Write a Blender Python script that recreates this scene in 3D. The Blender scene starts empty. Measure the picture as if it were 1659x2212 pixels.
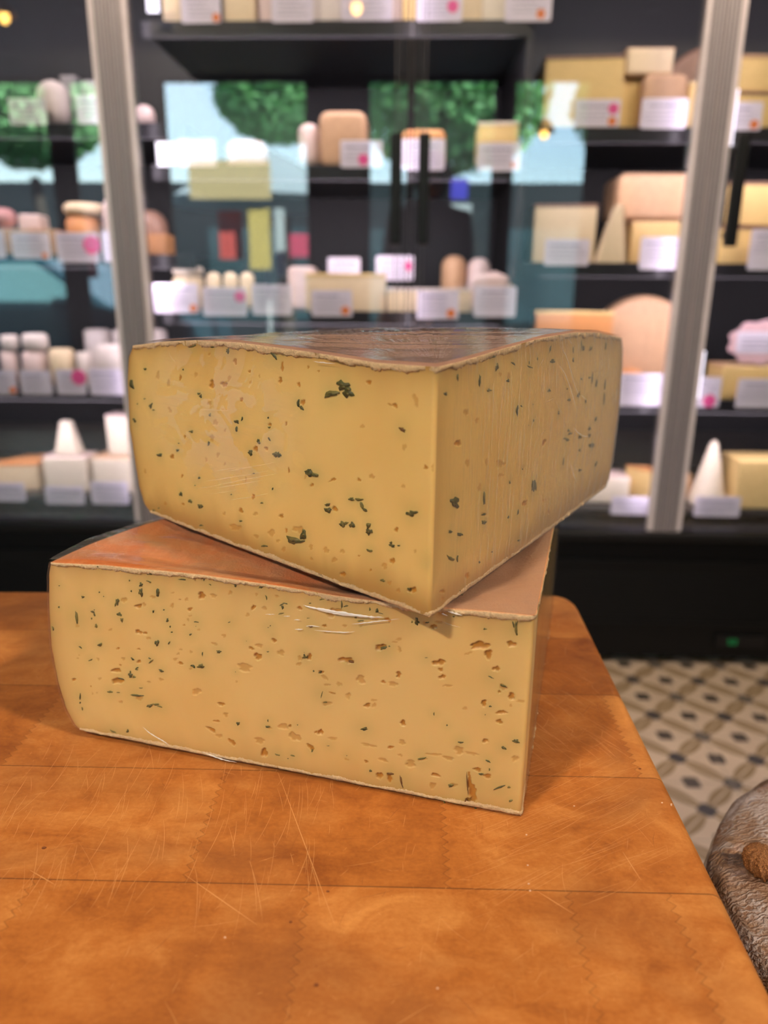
import bpy, bmesh, math, random
import numpy as np
from math import radians, sin, cos, pi, atan2, sqrt, floor
from mathutils import Vector, Matrix, Euler

sc = bpy.context.scene
COL = sc.collection
R = radians
rnd = random.Random(7)

# ------------------------------------------------------------------ camera
F_PX, W_PX, H_PX = 1600.0, 1659.0, 2212.0
PITCH, YAW, ROLL = R(16.8), R(1.9), R(0.4)
CAM = np.array((0.0, 0.0, 1.117))
_fw = np.array([-sin(YAW)*cos(PITCH), cos(YAW)*cos(PITCH), -sin(PITCH)])
_r0 = np.array([cos(YAW), sin(YAW), 0.0]); _u0 = np.cross(_r0, _fw)
_rt = _r0*cos(ROLL) + _u0*sin(ROLL); _up = _u0*cos(ROLL) - _r0*sin(ROLL)
cam_data = bpy.data.cameras.new('camera')
cam = bpy.data.objects.new('camera', cam_data); COL.objects.link(cam)
m = Matrix(((_rt[0], _up[0], -_fw[0], CAM[0]), (_rt[1], _up[1], -_fw[1], CAM[1]),
            (_rt[2], _up[2], -_fw[2], CAM[2]), (0, 0, 0, 1)))
cam.matrix_world = m
cam_data.sensor_fit = 'VERTICAL'
cam_data.sensor_height = 36.0
cam_data.lens = F_PX/H_PX*36.0
cam_data.clip_start = 0.02; cam_data.clip_end = 200
cam_data.dof.use_dof = True
cam_data.dof.focus_distance = 0.325
cam_data.dof.aperture_fstop = cam_data.lens/3.9
sc.camera = cam

def ray(px, py):
    return _fw + _rt*(px - W_PX/2)/F_PX - _up*(py - H_PX/2)/F_PX
def at_z(px, py, z):
    d = ray(px, py); return CAM + d*(z - CAM[2])/d[2]
def at_y(px, py, y):
    d = ray(px, py); return CAM + d*(y - CAM[1])/d[1]

# ------------------------------------------------------------------ colour management, world, light
sc.view_settings.view_transform = 'Standard'
sc.view_settings.look = 'None'
sc.view_settings.gamma = 1.0
sc.view_settings.use_curve_mapping = False
sc.view_settings.exposure = 0.0
cy = sc.cycles
cy.use_denoising = True
cy.max_bounces = 7; cy.diffuse_bounces = 3; cy.glossy_bounces = 3
cy.transparent_max_bounces = 16; cy.transmission_bounces = 4
cy.caustics_reflective = False; cy.caustics_refractive = False
cy.sample_clamp_indirect = 4.0
cy.use_adaptive_sampling = True
cy.adaptive_threshold = 0.02


# light levels and cheese colours kept together
SKY_E, SUN_E = .6, 34.0
KEY_A, KEY_B, KEY_C = 240, 215, 12
FRIDGE_SPOT = 115
LED_E, POST_E = 3.0, .8
PANE_BOOST = 2.6
SSS_W = .12
PASTE_U = (.89, .61, .20)
PASTE_L = (.82, .57, .21)

world = bpy.data.worlds.new('sky'); sc.world = world
world.use_nodes = True
wn = world.node_tree
wn.nodes.clear()
w_out = wn.nodes.new('ShaderNodeOutputWorld'); w_bg = wn.nodes.new('ShaderNodeBackground')
w_sky = wn.nodes.new('ShaderNodeTexSky'); w_sky.sky_type = 'NISHITA'
w_sky.sun_disc = False; w_sky.sun_elevation = R(42); w_sky.sun_rotation = R(200)
w_bg.inputs['Strength'].default_value = SKY_E
wn.links.new(w_sky.outputs[0], w_bg.inputs[0]); wn.links.new(w_bg.outputs[0], w_out.inputs[0])

def light(name, kind, loc, energy, color, rot=None, look=None, **kw):
    d = bpy.data.lights.new(name, kind); d.energy = energy; d.color = color
    for k, v in kw.items(): setattr(d, k, v)
    o = bpy.data.objects.new(name, d); COL.objects.link(o); o.location = loc
    if look is not None:
        o.rotation_euler = (Vector(look) - Vector(loc)).to_track_quat('-Z', 'Y').to_euler()
    elif rot is not None: o.rotation_euler = rot
    return o
SUN = light('sun', 'SUN', (0, 4, 8), SUN_E, (1, .95, .86), look=(-3.2, 2.0, 4.2), angle=R(1))
WARM = (1.0, 0.80, 0.60)
COOL = (1.0, 0.85, 0.97)

GLASS_Y = 2.08          # plane of the fridge doors
FRONT_Y = -2.0          # shop front behind the photographer
CEIL_Z = 2.62

# ------------------------------------------------------------------ helpers
def empty(name, loc, label=None, cat=None, group=None, rz=0.0):
    o = bpy.data.objects.new(name, None); COL.objects.link(o)
    o.location = loc; o.rotation_euler = (0, 0, rz); o.empty_display_size = 0.02
    tag(o, label, cat, group); return o
def tag(o, label=None, cat=None, group=None, kind=None):
    if label: o['label'] = label
    if cat: o['category'] = cat
    if group: o['group'] = group
    if kind: o['kind'] = kind
    return o
def link(name, me, parent=None, mats=(), smooth=False):
    o = bpy.data.objects.new(name, me); COL.objects.link(o)
    for mm in mats: me.materials.append(mm)
    if smooth and len(me.polygons): me.polygons.foreach_set('use_smooth', np.ones(len(me.polygons), bool))
    if parent is not None:
        o.parent = parent
    return o
class MB:
    """collects shapes; coordinates are world, `org` is subtracted when parented"""
    def __init__(s): s.v = []; s.f = []; s.m = []; s.k = 0
    def add(s, vs, fs, mi=0):
        n = len(s.v); s.v += [tuple(map(float, p)) for p in vs]
        s.f += [tuple(n + i for i in f) for f in fs]; s.m += [mi]*len(fs); return s
    def box(s, x0, x1, y0, y1, z0, z1, mi=0, M=None):
        vs = [(x, y, z) for x in (x0, x1) for y in (y0, y1) for z in (z0, z1)]
        if M is not None: vs = [tuple(M @ Vector(p)) for p in vs]
        return s.add(vs, [(0,1,3,2),(4,6,7,5),(0,4,5,1),(2,3,7,6),(0,2,6,4),(1,5,7,3)], mi)
    def lathe(s, prof, c=(0,0,0), n=32, mi=0, M=None, jit=None):
        vs = []; fs = []
        for (r, z) in prof:
            for k in range(n):
                a = 2*pi*k/n; rr = r*(1 + (jit(a, z) if jit else 0))
                p = Vector((rr*cos(a), rr*sin(a), z))
                if M is not None: p = M @ p
                vs.append((p[0]+c[0], p[1]+c[1], p[2]+c[2]))
        for i in range(len(prof)-1):
            for k in range(n):
                a = i*n+k; b = i*n+(k+1) % n
                fs.append((a, b, b+n, a+n))
        fs.append(tuple(range(n-1, -1, -1))); fs.append(tuple((len(prof)-1)*n + k for k in range(n)))
        return s.add(vs, fs, mi)
    def prism(s, poly, y0, y1, mi=0, M=None):
        """poly in (x,z), extruded along y"""
        n = len(poly)
        vs = [(x, y0, z) for x, z in poly] + [(x, y1, z) for x, z in poly]
        if M is not None: vs = [tuple(M @ Vector(p)) for p in vs]
        fs = [tuple(range(n)), tuple(range(2*n-1, n-1, -1))] + [(i, n+i, n+(i+1) % n, (i+1) % n) for i in range(n)]
        return s.add(vs, fs, mi)
    def vprism(s, poly, z0, z1, mi=0):
        """poly in (x,y), extruded along z"""
        n = len(poly)
        vs = [(x, y, z0) for x, y in poly] + [(x, y, z1) for x, y in poly]
        fs = [tuple(range(n-1, -1, -1)), tuple(range(n, 2*n))] + [(i, (i+1) % n, n+(i+1) % n, n+i) for i in range(n)]
        return s.add(vs, fs, mi)
    def tube(s, pts, r, n=8, mi=0):
        pts = [Vector(p) for p in pts]; rings = []
        rr = r if hasattr(r, '__len__') else [r]*len(pts)
        for i, p in enumerate(pts):
            d = (pts[min(i+1, len(pts)-1)] - pts[max(i-1, 0)]).normalized()
            u = d.cross(Vector((0, 0, 1)) if abs(d.z) < .9 else Vector((1, 0, 0))).normalized(); w = d.cross(u)
            rings.append([p + (u*cos(2*pi*k/n) + w*sin(2*pi*k/n))*rr[i] for k in range(n)])
        vs = [q for ring in rings for q in ring]; fs = []
        for i in range(len(pts)-1):
            for k in range(n): fs.append((i*n+k, i*n+(k+1) % n, (i+1)*n+(k+1) % n, (i+1)*n+k))
        fs.append(tuple(range(n-1, -1, -1))); fs.append(tuple((len(pts)-1)*n+k for k in range(n)))
        return s.add(vs, fs, mi)
    def build(s, name, mats, parent=None, smooth=False, org=None, bevel=0, label=None, seg=2):
        if not isinstance(mats, (list, tuple)): mats = [mats]
        me = bpy.data.meshes.new(name)
        vs = s.v
        if org is None and parent is not None:
            q = parent; off = Vector((0, 0, 0))
            off = world_loc(parent)
            vs = [(a-off[0], b-off[1], c-off[2]) for a, b, c in vs]
        elif org is not None:
            vs = [(a-org[0], b-org[1], c-org[2]) for a, b, c in vs]
        me.from_pydata(vs, [], s.f)
        bm = bmesh.new(); bm.from_mesh(me); bmesh.ops.recalc_face_normals(bm, faces=bm.faces)
        if bevel: pass
        bm.to_mesh(me); bm.free()
        if len(s.m) == len(me.polygons): me.polygons.foreach_set('material_index', s.m)
        o = link(name, me, parent, mats, smooth)
        if org is not None and parent is None: o.location = org
        if bevel:
            b = o.modifiers.new('bevel', 'BEVEL'); b.width = bevel; b.segments = seg; b.limit_method = 'ANGLE'; b.angle_limit = R(35)
            o.modifiers.new('wn', 'WEIGHTED_NORMAL').keep_sharp = False
            me.polygons.foreach_set('use_smooth', np.ones(len(me.polygons), bool))
        if label: o['label'] = label
        return o
def world_loc(o):
    v = Vector(o.location); p = o.parent
    while p is not None: v = v + Vector(p.location); p = p.parent
    return v
def center_parent(o, loc):
    pass

# ------------------------------------------------------------------ materials
class NT:
    def __init__(s, name):
        s.mat = bpy.data.materials.new(name); s.mat.use_nodes = True; s.t = s.mat.node_tree; s.t.nodes.clear()
        s.out = s.n('ShaderNodeOutputMaterial')
    def n(s, typ, **kw):
        nd = s.t.nodes.new(typ)
        for k, v in kw.items():
            if k.startswith('i_'):
                key = k[2:]; key = int(key) if key.isdigit() else key.replace('_', ' ')
                s.set(nd.inputs[key], v)
            else: setattr(nd, k, v)
        return nd
    def set(s, inp, v):
        if isinstance(v, bpy.types.NodeSocket): s.t.links.new(v, inp)
        elif isinstance(v, bpy.types.Node): s.t.links.new(v.outputs[0], inp)
        elif isinstance(v, (tuple, list)) and len(v) == 3 and inp.type == 'RGBA': inp.default_value = (*v, 1)
        else: inp.default_value = v
    def math(s, op, a, b=None, c=None, clamp=False):
        nd = s.n('ShaderNodeMath', operation=op, use_clamp=clamp)
        s.set(nd.inputs[0], a)
        if b is not None: s.set(nd.inputs[1], b)
        if c is not None: s.set(nd.inputs[2], c)
        return nd.outputs[0]
    def mix(s, f, a, b, mode='MIX'):
        nd = s.n('ShaderNodeMix', data_type='RGBA', blend_type=mode)
        s.set(nd.inputs[0], f); s.set(nd.inputs[6], a); s.set(nd.inputs[7], b)
        return nd.outputs[2]
    def obj(s): return s.n('ShaderNodeTexCoord').outputs['Object']
    def attr(s, name): return s.n('ShaderNodeAttribute', attribute_name=name)
    def noise(s, scale, detail=3, rough=.5, vec=None, dist=0):
        nd = s.n('ShaderNodeTexNoise'); nd.inputs['Scale'].default_value = scale; nd.inputs['Detail'].default_value = detail
        nd.inputs['Roughness'].default_value = rough; nd.inputs['Distortion'].default_value = dist
        s.set(nd.inputs['Vector'], vec if vec is not None else s.obj()); return nd
    def scaled(s, vec, sx, sy, sz, rot=(0, 0, 0)):
        nd = s.n('ShaderNodeMapping'); s.set(nd.inputs['Vector'], vec); nd.inputs['Scale'].default_value = (sx, sy, sz)
        nd.inputs['Rotation'].default_value = rot; return nd.outputs[0]
    def ramp(s, f, stops):
        nd = s.n('ShaderNodeValToRGB'); s.set(nd.inputs[0], f); e = nd.color_ramp.elements
        while len(e) < len(stops): e.new(.5)
        for k, (p, c) in enumerate(stops):
            e[k].position = p; e[k].color = (*c, 1) if len(c) == 3 else c
        return nd.outputs[0]
    def bump(s, h, strength=.3, dist=.001, normal=None):
        nd = s.n('ShaderNodeBump'); nd.inputs['Strength'].default_value = strength; nd.inputs['Distance'].default_value = dist
        s.set(nd.inputs['Height'], h)
        if normal is not None: s.set(nd.inputs['Normal'], normal)
        return nd.outputs[0]
    def bsdf(s, **kw):
        b = s.n('ShaderNodeBsdfPrincipled')
        for k, v in kw.items():
            s.set(b.inputs[k.replace('_', ' ')], v)
        return b
    def schlick(s, f0, normal=None):
        lw = s.n('ShaderNodeLayerWeight'); lw.inputs['Blend'].default_value = .5
        if normal is not None: s.set(lw.inputs['Normal'], normal)
        return s.math('ADD', f0, s.math('MULTIPLY', s.math('POWER', lw.outputs['Facing'], 5.0), 1-f0))
    def done(s, sh):
        s.t.links.new(sh.outputs[0] if isinstance(sh, bpy.types.Node) else sh, s.out.inputs[0]); return s.mat
def srgb(r, g, b):
    f = lambda c: (c/255/12.92) if c/255 <= .04045 else ((c/255+.055)/1.055)**2.4
    return (f(r), f(g), f(b))
_mc = {}
def plain(name, col, rough=.5, metal=0.0, var=.12, scale=40, spec=.5, bump=0.0, sss=0.0):
    key = name
    if key in _mc: return _mc[key]
    t = NT(name)
    nz = t.noise(scale, 4)
    c = t.mix(nz.outputs[0], tuple(x*(1-var) for x in col), tuple(min(1, x*(1+var)) for x in col))
    kw = dict(Base_Color=c, Roughness=rough, Metallic=metal, Specular_IOR_Level=spec)
    b = t.bsdf(**kw)
    if bump: t.set(b.inputs['Normal'], t.bump(nz.outputs[0], bump, .002))
    if sss: b.inputs['Subsurface Weight'].default_value = sss; b.inputs['Subsurface Scale'].default_value = .004
    _mc[key] = t.done(b); return _mc[key]
def emit(name, col, s):
    t = NT(name); return t.done(t.n('ShaderNodeEmission', i_Color=col, i_Strength=s))
def clear_pane(name, tint=(1, 1, 1), boost=1.0, ior=1.5):
    """thin sheet: see through, with a fresnel reflection (boost = number of surfaces)"""
    t = NT(name)
    f = t.math('MULTIPLY', t.schlick(((ior-1)/(ior+1))**2), boost, clamp=True)
    tr = t.n('ShaderNodeBsdfTransparent', i_Color=tint); gl = t.n('ShaderNodeBsdfGlossy', i_Roughness=0.0, i_Color=(1, 1, 1))
    mx = t.n('ShaderNodeMixShader'); t.set(mx.inputs[0], f); t.t.links.new(tr.outputs[0], mx.inputs[1]); t.t.links.new(gl.outputs[0], mx.inputs[2])
    return t.done(mx)

m_black = plain('black_coated_metal', (.0035, .0035, .004), .5, spec=.25)
m_blackp = plain('black_plastic', (.008, .008, .009), .4, spec=.3)
m_dark = plain('dark_grey_lining', (.022, .021, .023), .5)
m_rail = plain('dark_shelf_steel', (.03, .028, .032), .35, .3)
m_alu = plain('satin_aluminium', srgb(176, 166, 170), .4, .2, .05)
m_ceil = plain('charcoal_ceiling_paint', (.035, .036, .036), .7)
m_wall = plain('dark_wall_paint', (.03, .03, .032), .7)
m_white = plain('white_plastic', (.8, .8, .8), .4)

# ------------------------------------------------------------------ room shell
def struct(name, mb, mats, **kw):
    o = mb.build(name, mats, **kw); o['kind'] = 'structure'; return o

def floor_material():
    t = NT('patterned_cement_tiles')
    sep = t.n('ShaderNodeSeparateXYZ'); t.set(sep.inputs[0], t.obj())
    S = 1/.0968
    X = t.math('MULTIPLY', t.math('SUBTRACT', sep.outputs[0], .6835), S)
    Y = t.math('MULTIPLY', t.math('SUBTRACT', sep.outputs[1], 1.8115), S)
    # rotated lattice: blue nodes at integer (p,q); black stars at cell centres
    p = t.math('MULTIPLY', t.math('ADD', X, Y), .5); q = t.math('MULTIPLY', t.math('SUBTRACT', X, Y), .5)
    def cell(v, off): return t.math('SUBTRACT', t.math('FRACT', t.math('ADD', v, off)), .5)
    pb, qb = cell(p, .5), cell(q, .5); pk, qk = cell(p, 0.0), cell(q, 0.0)
    def star(a, b, r):
        aa, bb = t.math('ABSOLUTE', a), t.math('ABSOLUTE', b)
        s_ = t.math('ADD', t.math('ADD', aa, bb), t.math('MULTIPLY', t.math('MULTIPLY', aa, bb), -1.0))
        return t.math('LESS_THAN', s_, r)
    blue = star(t.math('ADD', pb, qb), t.math('SUBTRACT', pb, qb), .26)
    blk = star(pk, qk, .19)
    # petals along lattice lines q=int (and p=int): lens shapes
    def lens(a, b):   # a: distance across, b: position along (0 at node, .5 mid)
        w = t.math('MULTIPLY', t.math('SINE', t.math('MULTIPLY', t.math('FRACT', b), pi)), .14)
        aa = t.math('ABSOLUTE', a)
        return t.math('MULTIPLY', t.math('LESS_THAN', aa, w), t.math('GREATER_THAN', aa, t.math('MULTIPLY', w, .12)))
    pet = t.math('MAXIMUM', lens(qb, p), lens(pb, q))
    nz = t.noise(14, 4)
    base = t.mix(nz.outputs[0], srgb(180, 158, 138), srgb(200, 180, 160))
    c = t.mix(pet, base, srgb(134, 112, 82))
    c = t.mix(blk, c, srgb(52, 44, 40)); c = t.mix(blue, c, srgb(62, 58, 60))
    g = t.math('LESS_THAN', t.math('ABSOLUTE', t.math('SUBTRACT', t.math('FRACT', t.math('MULTIPLY', Y, .5)), .5)), .008)
    g2 = t.math('LESS_THAN', t.math('ABSOLUTE', t.math('SUBTRACT', t.math('FRACT', t.math('MULTIPLY', X, .5)), .5)), .008)
    c = t.mix(t.math('MAXIMUM', g, g2), c, srgb(150, 136, 122))
    return t.done(t.bsdf(Base_Color=c, Roughness=.45))
struct('floor', MB().box(-3.7, 3.1, FRONT_Y-.1, 2.9, -.1, 0), floor_material())
struct('ceiling', MB().box(-3.7, 3.1, FRONT_Y-.1, 2.9, CEIL_Z, CEIL_Z+.12), m_ceil)
struct('wall_left', MB().box(-3.8, -3.7, FRONT_Y-.1, 2.9, 0, CEIL_Z), m_wall)
struct('wall_right', MB().box(3.1, 3.2, FRONT_Y-.1, 2.9, 0, CEIL_Z), m_wall)
struct('wall_back', MB().box(-3.7, 3.1, 2.8, 2.9, 0, CEIL_Z), m_wall)
# shop front: piers between tall windows
openings = [(-3.55, -2.78), (-2.65, -2.35), (-1.92, -.79), (-.36, .63), (.73, 1.33)]
wf = MB(); xs = -3.7
for a, b in openings:
    wf.box(xs, a, FRONT_Y-.1, FRONT_Y, 0, CEIL_Z); wf.box(a, b, FRONT_Y-.1, FRONT_Y, 0, .35); xs = b
wf.box(xs, 3.1, FRONT_Y-.1, FRONT_Y, 0, CEIL_Z)
struct('wall_front', wf, m_wall)
m_wpane = clear_pane('shop_window_glass', (.87, .97, .985), 1.0)
for k, (a, b) in enumerate(openings):
    fr = MB()
    for (x0, x1, z0, z1) in ((a, a+.03, .35, CEIL_Z), (b-.03, b, .35, CEIL_Z), (a+.03, b-.03, .35, .39), (a+.03, b-.03, CEIL_Z-.03, CEIL_Z)):
        fr.box(x0, x1, FRONT_Y-.07, FRONT_Y-.03, z0, z1)
    w_ = struct('window_%d' % (k+1), fr, m_black)
    MB().box(a+.03, b-.03, FRONT_Y-.054, FRONT_Y-.05, .39, CEIL_Z-.03).build('window_pane', m_wpane, w_)
    pl = light('window_portal', 'AREA', ((a+b)/2, FRONT_Y-.11, 1.5), 1, (1, 1, 1), rot=(R(90), 0, 0), shape='RECTANGLE', size=b-a, size_y=2.25)
    pl.data.cycles.is_portal = True

# ceiling downlights (seen mirrored in the doors) and unseen ones added for the cheeses and fridge
m_lamp = emit('warm_lamp_disc', (1, .86, .66), 30)
def downlight(x, y, e, where, spread=100, r=.045, look=None, soft=.09):
    z = CEIL_Z
    o = empty('ceiling_downlight', (x, y, z), 'round recessed warm ceiling downlight ' + where, 'ceiling light', 'ceiling downlights')
    mb = MB()
    mb.lathe([(r+.014, -.006), (r+.014, 0), (r+.002, 0), (r+.002, -.006)], (x, y, z-.0005), 28)
    mb.build('trim_ring', m_blackp, o)
    MB().lathe([(r, -.004), (r, -.001)], (x, y, z-.0008), 28).build('lamp_disc', m_lamp, o)
    lt = light('downlight_lamp', 'SPOT', (x, y, z-.012), e, WARM, look=look or (x, y, 0), spot_size=R(spread), spot_blend=.8, shadow_soft_size=soft)
downlight(-.22, -1.46, 25, 'above the middle of the window')
downlight(1.32, -.66, 40, 'over the right of the shop')
downlight(-1.88, -.61, 40, 'over the left of the shop')
downlight(-2.72, -1.39, 25, 'in the far left corner')
downlight(1.02, -1.53, 25, 'near the right-hand window')
downlight(-.95, -.95, KEY_A, 'added behind the photographer, left, to light the cheeses', look=(-.02, .28, 1.0), spread=38)  # unseen key lamps, added and aimed to brighten the cheese faces
downlight(1.25, -.35, KEY_B, 'added beside the counter, right, to light the cheeses', look=(.03, .3, 1.0), spread=40)
downlight(-.25, .95, KEY_C, 'added between the counter and the fridge, aimed at the cheeses', look=(-.05, .35, .9), spread=80)
downlight(.95, .75, 35, 'over the tiled floor', look=(.9, 1.3, 0), spread=90)
downlight(-1.1, .85, FRIDGE_SPOT, 'added to light the left of the fridge', look=(-.9, 2.1, 1.2), spread=95)  # unseen lamps added so the price cards are lit from the front
downlight(.25, .8, FRIDGE_SPOT, 'added to light the middle of the fridge', look=(.1, 2.1, 1.2), spread=95)
downlight(1.35, .85, FRIDGE_SPOT, 'added to light the right of the fridge', look=(1.1, 2.1, 1.2), spread=95)

# brass pendant lamps hanging behind the photographer
m_brass = plain('brass', srgb(190, 130, 50), .3, .9)
m_amber = emit('amber_bulb', (1, .55, .12), 14)
def pendant(px, py, yv, where):
    P = at_y(px, py, yv); x, y, z = P[0], 2*GLASS_Y-P[1], P[2]
    o = empty('pendant_lamp', (x, y, z), 'small brass pendant lamp hanging ' + where, 'lamp', 'brass pendant lamps')
    MB().tube([(x, y, z+.07), (x, y, CEIL_Z)], .003).build('cord', m_blackp, o)
    MB().lathe([(.012, .075), (.03, .06), (.055, .02), (.06, 0), (.057, 0), (.05, .02), (.026, .055), (.01, .07)], (x, y, z), 28).build('lamp_shade', m_brass, o, smooth=True)
    MB().lathe([(.008, .03), (.022, .01), (.026, -.012), (.016, -.03), (.004, -.036)], (x, y, z), 20).build('bulb', m_amber, o, smooth=True)
pendant(770, 14, 4.16, 'above the counter')
pendant(8, 34, 4.16, 'at the far left')
pendant(1176, 286, 4.9, 'low beside the right window')

# ------------------------------------------------------------------ outdoors, seen mirrored in the doors
struct('ground_outside', MB().box(-14, 14, -16, FRONT_Y-.1, -.25, -.1), plain('asphalt', (.045, .055, .06), .9))
m_leaf = plain('sunlit_leaves', (.26, .58, .22), .6, var=.6, scale=3)
m_bark = plain('tree_bark', (.08, .06, .05), .9)
def tree(x, y, h, r, label):
    o = empty('street_tree', (x, y, -.1), label, 'tree', 'street trees')
    MB().tube([(x, y, -.1), (x+.05, y, h*.4), (x, y+.05, h*.75)], [.14, .11, .07]).build('trunk', m_bark, o)
    g = np.random.default_rng(int(abs(x*31+y*7)*10)); n = 9000
    c = g.normal(size=(n, 3)); c /= np.linalg.norm(c, axis=1)[:, None]; c *= (g.random(n)**.4)[:, None]*np.array([r, r*.8, r*.75]); c += (x, y, h)
    u = g.normal(size=(n, 3)); u /= np.linalg.norm(u, axis=1)[:, None]; w = np.cross(u, g.normal(size=(n, 3))); w /= np.linalg.norm(w, axis=1)[:, None]
    s_ = .07; vs = np.concatenate([c-u*s_, c+w*s_*.5, c+u*s_, c-w*s_*.5], 1).reshape(-1, 3) - np.array((x, y, -.1))
    me = bpy.data.meshes.new('foliage'); me.from_pydata(vs.tolist(), [], [(4*i, 4*i+1, 4*i+2, 4*i+3) for i in range(n)])
    link('foliage', me, o, [m_leaf])
tree(-1.75, -6.4, 3.5, .80, 'green street tree behind the left window pane')
tree(.45, -6.2, 3.45, 1.25, 'green street tree filling the middle window')
tree(3.0, -6.6, 3.4, .95, 'green street tree seen past the right pier')
tree(-5.2, -6.8, 3.4, 1.0, 'green street tree at the far left of the street')
# dark shops across the street
bo = empty('shop_building', (0, -11, -.1), 'low dark teal shop building across the street', 'building')
MB().box(-13, 13, -12.5, -10.8, -.1, 3.0).build('facade', plain('dark_teal_facade', (.022, .034, .04), .6), bo)
for k in range(9):
    MB().box(-12+k*2.7, -10.1+k*2.7, -10.82, -10.78, .5, 2.2).build('window', plain('teal_shop_window', (.06, .11, .13), .15, var=.6, scale=1.2), bo)
# market parasol outside
px_, py_ = -1.7, -5.0
o = empty('market_parasol', (px_, py_, -.1), 'large white market parasol out in the street', 'parasol')
m_canvas = plain('white_canvas', (.85, .9, .92), .8)
MB().lathe([(1.15, 2.05), (.7, 2.33), (.05, 2.62), (.02, 2.6), (.68, 2.30), (1.13, 2.02)], (px_, py_, 0), 8).build('canopy', m_canvas, o)
MB().tube([(px_, py_, -.1), (px_, py_, 2.6)], .025).build('pole', m_white, o)
# parked car
m_carp = plain('blue_car_paint', (.03, .10, .14), .2, .4); m_carg = plain('car_window', (.25, .5, .55), .05)
cx, cyy = -4.2, -3.9
o = empty('parked_car', (cx, cyy, -.1), 'dark blue car parked outside the left windows', 'car')
MB().prism([(cx-2, .2), (cx-2, .75), (cx-1.3, .95), (cx-.6, 1.35), (cx+.7, 1.38), (cx+1.3, .95), (cx+2.1, .8), (cx+2.15, .2)], cyy-.85, cyy+.85).build('body', m_carp, o, bevel=.06)
MB().prism([(cx-1.15, .97), (cx-.55, 1.30), (cx+.65, 1.33), (cx+1.15, .97)], cyy-.86, cyy+.86).build('side_window', m_carg, o)
for wx in (cx-1.3, cx+1.35):
    for wy in (cyy-.8, cyy+.8):
        MB().lathe([(.32, -.1), (.34, -.08), (.34, .08), (.32, .1)], (wx, wy, .24), 24, M=Matrix.Rotation(R(90), 4, 'X')).build('wheel', m_blackp, o)
# things standing behind the window panes
def panel(name, x0, x1, z0, z1, y, mat, label, cat, thick=.02):
    ob = MB().box(x0, x1, y-thick, y, z0, z1).build(name, mat); tag(ob, label, cat); return ob
def refl_panel(name, a, b, yr, mat, label, cat):
    P, Q = at_y(a[0], a[1], 2*GLASS_Y-yr), at_y(b[0], b[1], 2*GLASS_Y-yr)
    return panel(name, P[0], Q[0], Q[2], P[2], yr, mat, label, cat)
ob = refl_panel('window_board', (405, 345), (585, 430), FRONT_Y-1.45, plain('cream_board', (.95, .66, .34), .6), 'cream board standing outside the left window', 'sign')
refl_panel('yellow_banner', (535, 450), (585, 582), FRONT_Y-1.5, plain('yellow_banner_cloth', (.95, .66, .2), .7), 'tall yellow banner outside the left window', 'banner')
refl_panel('white_banner', (592, 450), (617, 600), FRONT_Y-1.5, m_canvas, 'narrow white banner next to the yellow one', 'banner')
refl_panel('red_banner', (470, 455), (525, 560), FRONT_Y-1.6, plain('red_banner_cloth', (.95, .12, .1), .7), 'red banner outside, left of the yellow one', 'banner')
refl_panel('pink_poster', (625, 505), (668, 555), FRONT_Y-1.4, plain('pink_paper', (.95, .1, .2), .7), 'small pink poster beside the white banner', 'poster')
refl_panel('red_box', (160, 540), (210, 600), FRONT_Y-.8, plain('red_box_paint', (.7, .04, .1), .6), 'red box outside the far left window', 'box')
refl_panel('blue_poster', (975, 385), (1010, 430), FRONT_Y-1.4, plain('violet_blue_paper', (.12, .1, .8), .6), 'small violet blue poster in the middle window', 'poster')
refl_panel('white_bollard', (975, 440), (1015, 540), FRONT_Y-1.6, m_canvas, 'white street bollard seen through the middle window', 'bollard')

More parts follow.
